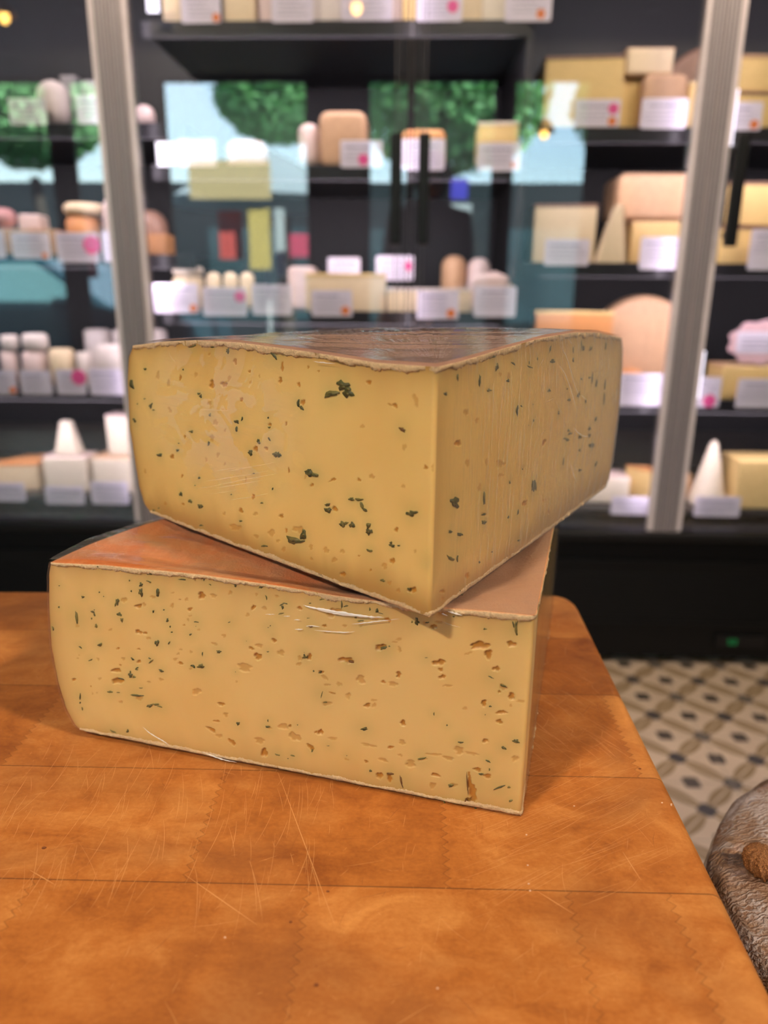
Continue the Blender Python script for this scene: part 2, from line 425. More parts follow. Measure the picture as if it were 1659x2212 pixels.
# ------------------------------------------------------------------ photographer (mirrored dark figure)
def skin_figure():
    o = empty('person', (.10, -.5, .0), 'person in dark clothes standing behind the counter holding a phone', 'person')
    J = {'pelvis': (0, 0, .95, .13), 'belly': (0, .0, 1.1, .13), 'chest': (0, .01, 1.32, .15), 'neck': (0, .01, 1.47, .055), 'head': (0, .03, 1.56, .08), 'crown': (0, .02, 1.66, .075),
         'sl': (-.16, .01, 1.38, .06), 'el': (-.24, .10, 1.14, .045), 'wl': (-.16, .38, 1.10, .03), 'hl': (-.14, .43, 1.10, .03),
         'sr': (.16, .01, 1.38, .06), 'er': (.22, .10, 1.14, .045), 'wr': (.0, .38, 1.08, .03), 'hr': (-.03, .43, 1.08, .03),
         'tl': (-.1, 0, .88, .09), 'kl': (-.11, .02, .5, .06), 'al': (-.11, 0, .09, .04), 'fl': (-.12, .13, .04, .035),
         'tr': (.1, 0, .88, .09), 'kr': (.11, .02, .5, .06), 'ar': (.11, 0, .09, .04), 'fr': (.12, .13, .04, .035)}
    E_ = [('pelvis', 'belly'), ('belly', 'chest'), ('chest', 'neck'), ('neck', 'head'), ('head', 'crown'), ('chest', 'sl'), ('sl', 'el'), ('el', 'wl'), ('wl', 'hl'),
          ('chest', 'sr'), ('sr', 'er'), ('er', 'wr'), ('wr', 'hr'), ('pelvis', 'tl'), ('tl', 'kl'), ('kl', 'al'), ('al', 'fl'), ('pelvis', 'tr'), ('tr', 'kr'), ('kr', 'ar'), ('ar', 'fr')]
    LIFT = .15
    for k in J:
        q = J[k]; armf = k[0] in 'ewh' and k != 'head'
        z_ = q[2]*1.13 if q[2] <= .95 else q[2]+.12
        if armf: z_ = q[2]+(.06 if k[0] == 'e' else 0)
        J[k] = (q[0]*(1.25 if k in ('sl', 'sr') else 1), q[1], z_, q[3]*(1.25 if k in ('chest', 'sl', 'sr', 'belly', 'neck') else 1))
    names = list(J); vs = [J[k][:3] for k in names]; rs = [J[k][3] for k in names]; es = [(names.index(a), names.index(b)) for a, b in E_]
    for side, hx, hz, d in ((0, -.14, 1.10, 1), (1, -.03, 1.08, -1)):          # fingers and thumb
        root = names.index('hl' if side == 0 else 'hr')
        for k in range(5):
            i0 = len(vs)
            if k < 4: pts = [(hx+.01*d, .458, hz+.022-.017*k), (hx+.03*d, .483, hz+.022-.017*k)]
            else: pts = [(hx+.01*d, .43, hz+.035), (hx+.03*d, .445, hz+.05)]
            for p in pts: vs.append(p); rs.append(.009)
            es += [(root, i0), (i0, i0+1)]
    me = bpy.data.meshes.new('body'); me.from_pydata(vs, es, [])
    b = link('body', me, o, [plain('navy_cloth', (.008, .010, .016), .85)])
    md = b.modifiers.new('skin', 'SKIN'); md.use_smooth_shade = True
    for i, r_ in enumerate(rs): me.skin_vertices[0].data[i].radius = (r_, r_)
    me.skin_vertices[0].data[0].use_root = True
    b.modifiers.new('sub', 'SUBSURF').render_levels = 1
    # face and hair over the head
    def egg(name, c, s_, mat):
        bm = bmesh.new(); bmesh.ops.create_uvsphere(bm, u_segments=24, v_segments=16, radius=1)
        for v in bm.verts: v.co = Vector((v.co.x*s_[0]+c[0], v.co.y*s_[1]+c[1], v.co.z*s_[2]+c[2]))
        me = bpy.data.meshes.new(name); bm.to_mesh(me); bm.free(); return link(name, me, o, [mat], True)
    m_skin = plain('skin', (.5, .28, .2), .55)
    f = egg('face', (0, .055, 1.70), (.07, .085, .105), m_skin)
    egg('hair', (0, .0, 1.75), (.115, .13, .13), plain('dark_hair', (.01, .008, .007), .6))
skin_figure()
ph = MB().box(-.04, .012, -.012, -.004, 1.03, 1.135).build('phone', m_blackp, bevel=.002)
tag(ph, 'black phone held upright by the person behind the counter', 'phone')

# ------------------------------------------------------------------ display fridge with glass doors
FX0, FX1 = -2.0, 1.9; FB = 2.76; ZB, ZT = .44, 2.12
POST_L, POST_R, MID = -.755, .742, -.008
SF = 2.145                                   # front edge of the shelves
LEV = {'L': [.502, .83, 1.20, 1.528], 'C': [.50, .76, 1.052, 1.427, 1.762], 'R': [.49, .815, 1.185, 1.518]}
BAY = {'L': (FX0+.03, -.60), 'C': (-.70, .285), 'R': (.297, FX1-.03)}
fridge = empty('display_fridge', (0, 2.4, 0), 'black glass-fronted cheese display fridge behind the counter', 'fridge')
pl_ = MB(); pl_.box(FX0, FX1, 2.10, FB, .03, .42)
for z in (.13, .33): pl_.box(FX0, FX1, 2.094, 2.10, z, z+.016)
for k in range(30): pl_.box(FX0+.02, FX1-.02, 2.097, 2.101, .16+k*.005, .162+k*.005) if k % 2 == 0 else None
pl_.build('plinth', m_black, fridge, bevel=.003)
MB().box(FX0, FX1, 2.05, FB, .42, .447).build('base_ledge', m_blackp, fridge, bevel=.006)
MB().box(FX0, FX1, FB-.02, FB, .447, ZT).build('back_panel', m_dark, fridge)
MB().box(FX0, FX1, 2.06, FB, ZT, ZT+.2).build('top_housing', m_black, fridge)
MB().box(FX0, FX0+.03, 2.1, FB, .447, ZT).build('side_panel', m_dark, fridge)
MB().box(FX1-.03, FX1, 2.1, FB, .447, ZT).build('side_panel', m_dark, fridge)
for a, b in ((.285, .297),):
    MB().box(a, b, 2.16, FB-.02, .447, ZT).build('divider', m_dark, fridge)
m_led = emit('led_strip', (.95, .86, 1.0), 3.5)
for bay, zs in LEV.items():
    x0, x1 = BAY[bay]
    for k, z in enumerate(zs):
        s_ = MB().box(x0, x1, SF+.004, FB-.03, z-.014, z).build('shelf', m_rail, fridge)
        if k > 0 or bay == 'C':
            MB().box(x0, x1, SF, SF+.006, z-.036, z+.003).build('price_rail', m_rail, s_, bevel=.001)
    # LED tubes: under the front lip of every shelf, shining in and down
    tops = [z-.04 for z in zs[1:]] + [ZT-.01]
    for k, zt in enumerate(tops):
        light('shelf_led_lamp', 'AREA', ((x0+x1)/2, SF-.022, zt), LED_E*(1.35 if k == len(tops)-1 else 1), COOL, look=((x0+x1)/2, SF+.10, zt-.25), shape='RECTANGLE', size=(x1-x0)*.92, size_y=.012)
# upright LED strips inside the door posts light the price cards
for x in (POST_L+.05, POST_L-.05, MID, POST_R-.05, POST_R+.05):
    light('post_led_lamp', 'AREA', (x, 2.092, 1.25), POST_E, COOL, look=(x, 2.4, 1.25), shape='RECTANGLE', size=.012, size_y=1.5)
def led_section(x, z0, z1, w=.016):
    g = MB()
    n = max(4, int((z1-z0)/.008))
    for k in range(n):
        z = z0+(z1-z0)*k/n; g.box(x-w/2, x+w/2, 2.098, 2.102, z, z+(z1-z0)/n*.7)
    g.build('led_strip', m_led, fridge)
led_section(.80, 1.47, 1.60); led_section(.80, .83, .96); led_section(-.655, 1.42, 1.48, .03); led_section(-.652, 1.77, 1.83, .03)
# doors: each a glass pane in a clear-edged aluminium frame
m_pane = clear_pane('door_glass', (.97, .98, .98), PANE_BOOST)
m_edge = plain('frosted_door_edge', srgb(236, 224, 228), .25, .1)
m_seal = plain('grey_door_seal', srgb(74, 68, 72), .4)
def door(x0, x1, hx, hlabel, post0, post1):
    d = empty('door', (0, 0, 0)); d.parent = fridge; d.location = ((x0+x1)/2, GLASS_Y-2.4, 1.27)
    MB().box(x0, x1, GLASS_Y, GLASS_Y+.004, .455, ZT).build('glass_pane', m_pane, d)
    for x, side in ((x0, 1), (x1, -1)):
        if (side == 1 and post0) or (side == -1 and post1):
            f = MB()
            f.box(min(x, x+side*.031), max(x, x+side*.031), GLASS_Y-.024, GLASS_Y-.001, .45, ZT, 0)
            xx = x+side*.036
            f.box(min(xx-side*.004, xx+side*.010), max(xx-side*.004, xx+side*.010), GLASS_Y-.017, GLASS_Y-.001, .45, ZT, 1)
            f.box(min(x+side*.033, xx), max(x+side*.033, xx), GLASS_Y-.012, GLASS_Y-.001, .45, ZT, 2)
            for q in (.007, .016, .025):
                f.box(x+side*q-.0012, x+side*q+.0012, GLASS_Y-.0262, GLASS_Y-.024, .45, ZT, 2)
            f.build('door_frame', [m_alu, m_edge, m_seal], d)
        else:
            f = MB()
            for q in (.004, .020, .033):
                f.box(x+side*q-.0012, x+side*q+.0012, GLASS_Y-.006, GLASS_Y-.0005, .45, ZT, 0)
            f.box(min(x, x+side*.003), max(x, x+side*.003), GLASS_Y-.006, GLASS_Y+.004, .45, ZT, 1)
            f.build('door_seal', [m_seal, m_black], d)
    h0, h1 = 1.225, 1.487
    hb = MB().box(hx-.0145, hx+.0145, GLASS_Y-.055, GLASS_Y-.03, h0, h1).box(hx-.008, hx+.008, GLASS_Y-.032, GLASS_Y, h0+.02, h0+.04).box(hx-.008, hx+.008, GLASS_Y-.032, GLASS_Y, h1-.04, h1-.02)
    hb.build('handle', m_blackp, d, bevel=.004, label=hlabel)
door(FX0+.6, POST_L-.002, FX0+.64, 'black bar handle', True, True)
door(POST_L+.002, MID-.004, MID-.035, 'black bar handle left of the middle gap', True, False)
door(MID+.004, POST_R-.002, MID+.035, 'black bar handle right of the middle gap', False, True)
door(POST_R+.002, FX1-.02, POST_R+.068, 'black bar handle beside the right post', True, True)
# control display on the plinth
P = at_y(1580, 1385, 2.095)
cd = MB().box(P[0]-.05, P[0]+.1, 2.09, 2.0942, P[2]-.02, P[2]+.02).build('control_panel', m_blackp, fridge)
dg = MB()
def digit(x, z, segs, mb, w=.010, h=.018, t=.0025):
    S = {'a': (x, x+w, z+h-t, z+h), 'g': (x, x+w, z+h/2-t/2, z+h/2+t/2), 'd': (x, x+w, z, z+t), 'f': (x, x+t, z+h/2, z+h), 'e': (x, x+t, z, z+h/2), 'b': (x+w-t, x+w, z+h/2, z+h), 'c': (x+w-t, x+w, z, z+h/2)}
    for k in segs: a, b, c, d = S[k]; mb.box(a, b, 2.0885, 2.0902, c, d)
digit(P[0]-.012, P[2]-.009, 'afgcd', dg); digit(P[0]+.003, P[2]-.009, 'abcdef', dg)
dg.build('led_digit', emit('green_display', (.05, .8, .2), .18), cd, label='green lit digits')

# ------------------------------------------------------------------ price cards
m_card = plain('white_card', (.90, .82, .98), .5, var=.03)
m_ink = plain('card_ink', (.42, .38, .55), .7)
m_pink = plain('pink_sticker', (.95, .12, .38), .5, var=.03)
m_orange = plain('orange_sticker', (.9, .25, .07), .5, var=.03)
WORD = {'L': 'left bay', 'C': 'middle bay', 'R': 'right bay'}
SHW = {('L', 3): 'left bay top shelf', ('L', 2): 'left bay second shelf', ('L', 1): 'left bay third shelf', ('L', 0): 'left bay bottom shelf',
       ('C', 4): 'middle bay top shelf', ('C', 3): 'middle bay second shelf', ('C', 2): 'middle bay lower shelf',
       ('R', 3): 'right bay top shelf', ('R', 2): 'right bay second shelf', ('R', 1): 'right bay third shelf', ('R', 0): 'right bay bottom shelf'}
ORD = ['leftmost', 'second from left', 'third from left', 'fourth from left', 'fifth from left', 'sixth from left', 'seventh from left']
def rounded(x0, x1, z0, z1, r, n=4):
    pts = []
    for cx_, cz, a0 in ((x1-r, z0+r, -90), (x1-r, z1-r, 0), (x0+r, z1-r, 90), (x0+r, z0+r, 180)):
        for k in range(n+1):
            a = R(a0+90*k/n); pts.append((cx_+r*cos(a), cz+r*sin(a)))
    return pts
crd = random.Random(3)
def cards(bay, lev, lst, y=SF-.0035, tilt=0.0, row=''):
    for k, (x0, y0, x1, y1, dots) in enumerate(lst):
        A, B = at_y(x0, y0, y), at_y(x1, y1, y)
        cx_, w, h = (A[0]+B[0])/2, (B[0]-A[0]), A[2]-B[2]; zb = B[2]
        nm = {'': 'plain ', 'p': 'pink-dotted ', 'o': 'orange-dotted ', 'po': 'pink-and-orange-dotted '}[''.join(d[0] for d in dots)]
        pos = ORD[k] if len(lst) > 1 else 'only one'
        o = empty('price_card', (cx_, y, zb), '%swhite price card, %s%s, %s' % (nm, pos, row, SHW[(bay, lev)]), 'price card', 'white price cards')
        c = MB().prism(rounded(cx_-w/2, cx_+w/2, zb, zb+h, .006), y, y+.0014).build('card', m_card, o)
        g = MB(); zz = zb+h-.016
        for ln in range(5):
            if zz < zb+.012: break
            hh = .0055 if ln == 0 else .0022
            x = cx_-w/2+.010+crd.random()*.012
            xe = cx_+w/2-.008-crd.random()*.03
            while x < xe:
                ww = crd.uniform(.004, .014); g.box(x, min(x+ww, xe), y-.0003, y+.0002, zz-hh/2, zz+hh/2); x += ww+.0022
            zz -= .0125 if ln == 0 else .0095
        g.build('print', m_ink, o)
        for d in dots:
            D = at_y(d[1], d[2], y)
            MB().prism([(D[0]+d[3]*cos(a*pi/12), D[2]+d[3]*sin(a*pi/12)) for a in range(24)], y-.001, y+.0001).build('sticker', m_pink if d[0] == 'p' else m_orange, o, label=('pink' if d[0] == 'p' else 'orange')+' round sticker')
        if tilt: o.rotation_euler = (R(tilt), 0, 0)
cards('C', 4, [(388, -22, 478, 50, [('o', 467, 38, .010)]), (585, -25, 677, 48, []), (738, -25, 848, 44, []), (902, -25, 998, 46, [('p', 978, 14, .014)]), (1093, -22, 1190, 46, [('o', 1168, 30, .011)])])
cards('L', 3, [(15, 212, 103, 270, []), (162, 205, 232, 268, [])])
cards('C', 3, [(383, 300, 468, 360, []), (735, 303, 826, 362, [('p', 785, 345, .014)]), (868, 300, 960, 368, []), (1033, 308, 1124, 370, [('o', 1112, 356, .010)])])
cards('R', 3, [(1243, 214, 1337, 274, [('p', 1325, 235, .013), ('o', 1322, 262, .011)]), (1388, 212, 1481, 278, []), (1562, 220, 1642, 282, [('o', 1629, 269, .011)])])
cards('L', 2, [(-72, 498, 13, 558, []), (22, 502, 111, 559, [('o', 97, 553, .009)]), (119, 502, 216, 568, [('p', 198, 529, .024)]), (218, 500, 303, 566, [])])
cards('R', 2, [(1178, 516, 1271, 574, []), (1386, 512, 1481, 583, []), (1625, 495, 1715, 584, [])])
cards('C', 2, [(330, 612, 431, 677, [('o', 418, 666, .011)]), (436, 620, 534, 683, [('p', 518, 641, .015)]), (543, 614, 631, 681, []), (672, 626, 761, 684, [('o', 746, 671, .012)]), (901, 628, 990, 690, [('o', 974, 677, .012)]), (1025, 618, 1113, 685, [])])
cards('L', 1, [(-60, 800, 38, 853, [('o', 28, 843, .010)]), (41, 800, 114, 853, []), (118, 798, 188, 853, [('p', 170, 815, .022)]), (190, 796, 269, 854, [])])
cards('R', 1, [(1338, 806, 1436, 878, []), (1477, 814, 1552, 880, [('p', 1532, 866, .018)]), (1596, 818, 1690, 882, [])])
cards('L', 0, [(-40, 1042, 57, 1084, []), (95, 1050, 184, 1090, []), (194, 1040, 280, 1090, [])])
cards('R', 0, [(1322, 1072, 1412, 1113, []), (1503, 1072, 1596, 1117, [])])
ROW2 = [(708, 556, 778, 602, []), (812, 552, 893, 606, [('p', 882, 575, .013)])]
cards('C', 2, ROW2, y=SF+.17, row=' in back row')

# ------------------------------------------------------------------ cheeses on the shelves
def paste(name, col, var=.10):
    return plain(name, col, .45, var=var, scale=60, bump=.15)
P_CREAM = paste('cream_paste', (.86, .68, .44)); P_YEL = paste('yellow_paste', (.88, .62, .26)); P_PALE = paste('pale_paste', (.86, .75, .60))
P_WHITE = paste('white_bloom_rind', (.80, .70, .64)); P_PINKW = paste('pinkish_white_rind', (.78, .60, .55)); P_ORG = paste('orange_washed_rind', (.72, .32, .12))
P_BRN = paste('brown_rind', (.28, .16, .11), .3); P_TAN = paste('tan_rind', (.62, .38, .22), .2); P_WOOD = plain('shelf_board_wood', (.42, .2, .08), .6, var=.3)
P_GREY = paste('ash_grey_rind', (.38, .36, .36), .25); P_RED = paste('reddish_meat', (.55, .26, .24), .3)
m_slick = None
SZ = lambda bay, lev: LEV[bay][lev]
irnd = random.Random(11); LAST = [0.0]
def item(kind, bay, lev, box, mats, name, label, cat, dy=.03, depth=None, base=None, group=None):
    """box in pixels (x0,y0,x1,y1) at the item's own distance; base: 'px' keeps y1, else stands on its shelf"""
    y = SF+dy
    A, B = at_y(box[0], box[1], y), at_y(box[2], box[3], y)
    x0, x1 = A[0], B[0]; z1 = A[2]; z0 = B[2] if base == 'px' else SZ(bay, lev)+.0005
    x0, x1 = max(x0, BAY[bay][0]+.006), min(x1, BAY[bay][1]-.006)
    if base in ('px', 'on'): z0 = LAST[0]+.003
    if base != 'on': LAST[0] = z1
    w = x1-x0; h = max(.01, z1-z0); cx_ = (x0+x1)/2; d = depth or min(w, .2)
    lab = label + ', ' + SHW[(bay, lev)]
    o = empty(name, (cx_, y+d/2, z0), lab, cat, group)
    if not isinstance(mats, tuple): mats = (mats, mats)
    rind, pst = mats
    j = irnd.random()
    if kind == 'round':                       # short cylinder with soft edge
        r = w/2; e = min(.25*h, .2*r)
        MB().lathe([(r-e, 0), (r, e), (r*1.01, h/2), (r, h-e), (r-e, h)], (cx_, y+r, z0), 36).build('rind', rind, o, smooth=True)
    elif kind == 'ball':
        r = w/2
        hb = max(0.0, h-2*r); ry_ = (h-hb)/2
        pr = [(max(.002, r*sin(pi*k/14)**.8), ry_-ry_*cos(pi*k/14)+(hb if k > 7 else 0)) for k in range(15)]
        MB().lathe(pr, (cx_, y+r, z0), 28, jit=lambda a, z: .04*sin(3*a+j*6)).build('rind', rind, o, smooth=True)
    elif kind == 'cone':
        r = w/2
        MB().lathe([(r, 0), (r*.97, h*.06), (r*.22, h*.95), (r*.12, h)], (cx_, y+r, z0), 28).build('rind', rind, o, smooth=True)
    elif kind == 'pyramid':
        MB().add([(x0, y, z0), (x1, y, z0), (x1, y+d, z0), (x0, y+d, z0), (cx_-w*.22, y+d*.3, z1), (cx_+w*.22, y+d*.3, z1), (cx_+w*.22, y+d*.7, z1), (cx_-w*.22, y+d*.7, z1)],
                 [(3, 2, 1, 0), (0, 1, 5, 4), (1, 2, 6, 5), (2, 3, 7, 6), (3, 0, 4, 7), (4, 5, 6, 7)]).build('rind', rind, o, bevel=.004)
    elif kind == 'block':
        MB().box(x0, x1, y, y+d, z0, z1).build('paste', pst, o, bevel=min(.006, h*.2))
        t_ = min(.006, h*.1)
        MB().box(x0-.001, x1+.001, y+.002, y+d+.002, z1-t_, z1+.001).build('rind', rind, o, bevel=.002)
    elif kind in ('wedgeR', 'wedgeL', 'tri'):  # wedge of a wheel: cut face towards the doors
        if kind == 'tri': poly = [(x0, y+d), (x1, y+d*.6), (cx_+w*.2, y)]
        elif kind == 'wedgeR': poly = [(x0, y), (x1, y+.015), (x1-.002, y+d), (x0+w*.45, y+d)]
        else: poly = [(x0, y+.015), (x1, y), (x1-w*.45, y+d), (x0+.002, y+d)]
        sl = 0
        MB().vprism(poly, z0, z1-min(.008, h*.12)).build('paste', pst, o, bevel=.003)
        MB().vprism([(a+(a-cx_)*.015, b-.001) for a, b in poly], z1-min(.008, h*.12), z1).build('rind', rind, o, bevel=.002)
    elif kind == 'peak':                      # wedge lying on its rind, point upward
        MB().prism([(x0, z0), (x1, z0), (x1-w*.25, z1), (x1-w*.45, z1)], y, y+d).build('paste', pst, o, bevel=.004)
        MB().prism([(x1+.001, z0), (x1+.004, z0), (x1-w*.25+.004, z1), (x1-w*.25+.001, z1)], y, y+d).build('rind', rind, o)
    elif kind == 'loaf':
        f = .2*min(w, h); MB().prism(rounded(x0, x1, z0, z1, f, 6), y, y+d).build('rind', rind, o, bevel=min(.02, f*.6), seg=4)
    elif kind == 'wheel':                     # wheel standing on its edge, face outward
        r = min(w, h)/2 if base == 'px' else h/2
        MB().lathe([(r*.9, 0), (r*.98, .012), (r, .04), (r*.98, .08), (r*.9, .09)], (cx_, y+.09, z0+r), 48, M=Matrix.Rotation(R(90), 4, 'X')).build('rind', rind, o, smooth=False, bevel=.004)
    elif kind == 'slab':
        MB().box(x0, x1, y, y+d, z0, z1).build('board', rind, o, bevel=.003)
    elif kind == 'sign':
        n = 40; pts = []
        for k in range(n):
            a = 2*pi*k/n; rr = 1+.07*cos(9*a); pts.append((cx_+w/2*.95*rr*cos(a), (z0+z1)/2+h/2*.95*rr*sin(a)))
        MB().prism(pts, y, y+.003).build('lace_border', rind, o)
        MB().prism(rounded(cx_-w*.36, cx_+w*.36, z0+h*.26, z1-h*.26, .008), y-.001, y).build('card', pst, o)
        g = MB()
        for q in range(3): g.box(cx_-w*.28, cx_+w*.2, y-.0013, y-.001, z0+h*(.36+.1*q), z0+h*(.39+.1*q))
        g.build('print', m_ink, o)
    return o
W_ = 'cheese'
# top shelf, middle bay (only the feet of the cheeses are in the picture)
for x0, x1, mt, l in ((345, 392, P_CREAM, 'cream cheese block at the left end'), (478, 552, (P_TAN, P_CREAM), 'rounded tan-rinded cheese right of the first card'), (556, 592, P_PINKW, 'pinkish white cheese before the second card'),
                      (664, 738, P_WHITE, 'pale cheese between the second and third cards'), (846, 866, P_PINKW, 'narrow pale cheese right of the third card'), (868, 912, (P_TAN, P_YEL), 'tan and yellow cheese just left of the pink-dotted card'),
                      (992, 1040, P_CREAM, 'cream cheese right of the pink-dotted card'), (1043, 1096, P_PALE, 'pale cheese left of the last card'), (1100, 1160, P_YEL, 'yellow cheese behind the last card at the right end')):
    item('block' if mt is not P_PINKW else 'loaf', 'C', 4, (x0, -60, x1, 38), mt, 'cheese_block', l, W_, dy=.02, depth=.12)
# left bay
item('ball', 'L', 3, (60, 165, 139, 250), P_WHITE, 'cheese_dome', 'white dome-shaped cheese behind the first card', W_)
item('block', 'L', 3, (128, 163, 168, 230), P_GREY, 'cheese_box', 'grey boxed cheese right of the white dome', 'cheese box', dy=.12)
item('round', 'L', 3, (165, 172, 215, 225), P_GREY, 'cheese_round', 'greyish round cheese behind the second card', W_, dy=.06)
item('ball', 'L', 3, (282, 222, 328, 262), P_PINKW, 'cheese_round', 'small pinkish cheese near the divider', W_)
item('slab', 'L', 2, (-10, 495, 118, 508), P_TAN, 'serving_board', 'tan serving board under the hams', 'board', dy=.012, base=None, depth=.2)
item('ball', 'L', 2, (-34, 446, 26, 500), P_RED, 'cured_ham', 'pink cured ham at the left edge', 'ham', base='on')
item('loaf', 'L', 2, (36, 462, 88, 505), P_PINKW, 'cured_ham', 'smaller pale pink ham beside the first ham', 'ham', dy=.06, base='on')
item('round', 'L', 2, (128, 466, 204, 506), P_ORG, 'cheese_round', 'orange round cheese, lower of the stacked pair', W_, dy=.04)
item('round', 'L', 2, (120, 436, 208, 465), P_CREAM, 'cheese_round', 'cream round cheese, upper of the stacked pair', W_, dy=.035, base='px')
item('ball', 'L', 2, (208, 424, 272, 502), P_PINKW, 'cheese_ball', 'pinkish ball-shaped cheese behind the left post', W_)
item('ball', 'L', 2, (268, 450, 352, 505), P_BRN, 'cheese_round', 'brown-rinded lumpy cheese right of the left post', W_, dy=.07)
item('slab', 'L', 2, (296, 505, 362, 556), P_WOOD, 'wooden_crate', 'orange-brown wooden crate right of the left post', 'crate', dy=.02)
for k, (x0, y0, x1, y1, mt, l, dy) in enumerate(((-8, 760, 32, 800, P_PINKW, 'small pinkish white cheese, lower at the left edge', .03), (-8, 725, 32, 759, P_WHITE, 'small white cheese, upper at the left edge', .03),
                      (35, 760, 92, 800, P_PINKW, 'small white cheese, lower of the second stack', .03), (35, 722, 92, 759, P_WHITE, 'small white cheese, upper of the second stack', .03),
                      (93, 755, 150, 800, P_CREAM, 'peach-coloured small cheese in the middle', .03), (158, 762, 192, 800, P_WHITE, 'tiny white cheese beside the wide round', .04),
                      (192, 746, 276, 800, P_WHITE, 'wide white round cheese behind the last card', .03))):
    item('round', 'L', 1, (x0, y0, x1, y1), mt, 'goat_cheese', l, W_, dy=dy, base='px' if y1 < 790 else None, group='small white goat cheeses')
for k, (x0, x1) in enumerate(((170, 228), (232, 288), (292, 352))):
    item('round', 'L', 1, (x0, 712, x1, 742), P_WHITE, 'goat_cheese', ['white round cheese at the back, left one', 'white round cheese at the back, middle one', 'white round cheese at the back, right one'][k], W_, dy=.22, group='white rounds at the back')
item('wedgeR', 'L', 0, (-30, 1002, 82, 1062), (P_ORG, P_CREAM), 'cheese_wedge', 'orange-topped cream wedge at the left', W_, dy=.05)
item('block', 'L', 0, (90, 988, 192, 1070), (P_PINKW, P_PALE), 'cheese_block', 'pale square block left of the middle', W_, dy=.05, depth=.1)
item('pyramid', 'L', 0, (108, 912, 168, 988), P_PALE, 'cheese_pyramid', 'pale truncated pyramid cheese on the square block', W_, dy=.07, base='px', depth=.06)
item('block', 'L', 0, (196, 990, 302, 1070), (P_TAN, P_PALE), 'cheese_block', 'pale wide block behind the right card', W_, dy=.05, depth=.12)
item('wedgeL', 'L', 0, (222, 898, 310, 989), (P_PINKW, P_PALE), 'cheese_wedge', 'tall pale wedge on the wide block', W_, dy=.07, base='px', depth=.09)
# middle bay, second shelf
item('block', 'C', 3, (308, 306, 382, 350), (P_CREAM, P_PALE), 'cheese_block', 'cream block at the left end', W_, dy=.03, depth=.1)
item('ball', 'C', 3, (640, 262, 690, 350), P_PINKW, 'cheese_ball', 'pinkish round cheese left of the tall loaf', W_, dy=.05)
item('loaf', 'C', 3, (688, 238, 792, 350), (P_TAN, P_TAN), 'cheese_loaf', 'tall tan loaf-shaped cheese behind the pink-dotted card', W_, dy=.04, depth=.12)
item('loaf', 'C', 3, (868, 278, 962, 350), (P_ORG, P_CREAM), 'cheese_loaf', 'low orange-tan cheese behind the door handles', W_, dy=.05, depth=.1)
item('wedgeL', 'C', 3, (1035, 262, 1150, 350), (P_PALE, P_YEL), 'cheese_wedge', 'yellow wedge with pale top at the right end', W_, dy=.04, depth=.14)
item('round', 'C', 3, (480, 300, 570, 350), P_PINKW, 'cheese_round', 'pale pink round cheese between the first two cards', W_, dy=.08)
# middle bay, lower shelf
item('round', 'C', 2, (360, 596, 432, 640), P_CREAM, 'cheese_round', 'cream round, lower of the pair at the left', W_, dy=.05)
item('round', 'C', 2, (362, 574, 430, 595), P_PALE, 'cheese_round', 'pale round, upper of the pair at the left', W_, dy=.055, base='px')
for k, (a, b) in enumerate(((440, 476), (478, 512), (514, 548))):
    item('ball', 'C', 2, (a, 588, b, 640), P_CREAM, 'small_round_cheese', ['small cream ball cheese, left of three', 'small cream ball cheese, middle of three', 'small cream ball cheese, right of three'][k], W_, dy=.06, group='small cream balls')
item('wedgeR', 'C', 2, (658, 590, 832, 662), (P_YEL, P_CREAM), 'cheese_wedge', 'wide yellow wedge behind the orange-dotted card', W_, dy=.03, depth=.12)
item('loaf', 'C', 2, (620, 575, 682, 600), P_PINKW, 'cheese_loaf', 'low whitish cheese at the back left', W_, dy=.2)
item('wedgeL', 'C', 2, (836, 622, 1018, 662), (P_WHITE, P_CREAM), 'cheese_wedge', 'flat cream wedge beside the middle gap', W_, dy=.03, depth=.1)
for k, (a, b, c) in enumerate(((955, 1008, 550), (1012, 1060, 556), (1050, 1090, 585))):
    item('ball', 'C', 2, (a, c, b, 620), (P_PINKW, P_TAN)[k == 0], 'ball_cheese', ['tan ball cheese at the back, left', 'pinkish ball cheese at the back, middle', 'small pinkish ball cheese at the back, right'][k], W_, dy=.2-.015*k, group='ball cheeses at the back')
item('loaf', 'C', 2, (1016, 592, 1108, 660), P_PINKW, 'cheese_loaf', 'pinkish white lump behind the last card', W_, dy=.05, depth=.08)
item('block', 'C', 2, (1108, 615, 1150, 665), (P_TAN, P_CREAM), 'cheese_block', 'small peach block at the right end', W_, dy=.03, depth=.07)
# right bay
item('wedgeL', 'R', 3, (1182, 118, 1340, 262), (P_BRN, P_YEL), 'cheese_wedge', 'big yellow wedge with dark brown rind at the left', W_, dy=.06, depth=.2)
item('block', 'R', 3, (1340, 172, 1378, 262), (P_TAN, P_YEL), 'cheese_block', 'yellow block right of the big wedge', W_, dy=.1, depth=.12)
item('loaf', 'R', 3, (1393, 158, 1480, 262), P_TAN, 'cheese_loaf', 'rounded tan cheese behind the second card', W_, dy=.05, depth=.1)
item('block', 'R', 3, (1357, 103, 1453, 160), (P_TAN, P_CREAM), 'cheese_block', 'cream block on top of the rounded tan cheese', W_, dy=.07, base='px', depth=.1)
item('block', 'R', 3, (1492, 176, 1545, 262), (P_CREAM, P_YEL), 'cheese_block', 'yellow block left of the right post', W_, dy=.05, depth=.1)
item('wheel', 'R', 3, (1462, 95, 1600, 250), P_BRN, 'whole_cheese', 'dark brown wheel standing behind the right post', W_, dy=.28)
item('wedgeR', 'R', 3, (1566, 196, 1700, 262), (P_BRN, P_YEL), 'cheese_wedge', 'yellow wedge, lower one at the right edge', W_, dy=.05, depth=.15)
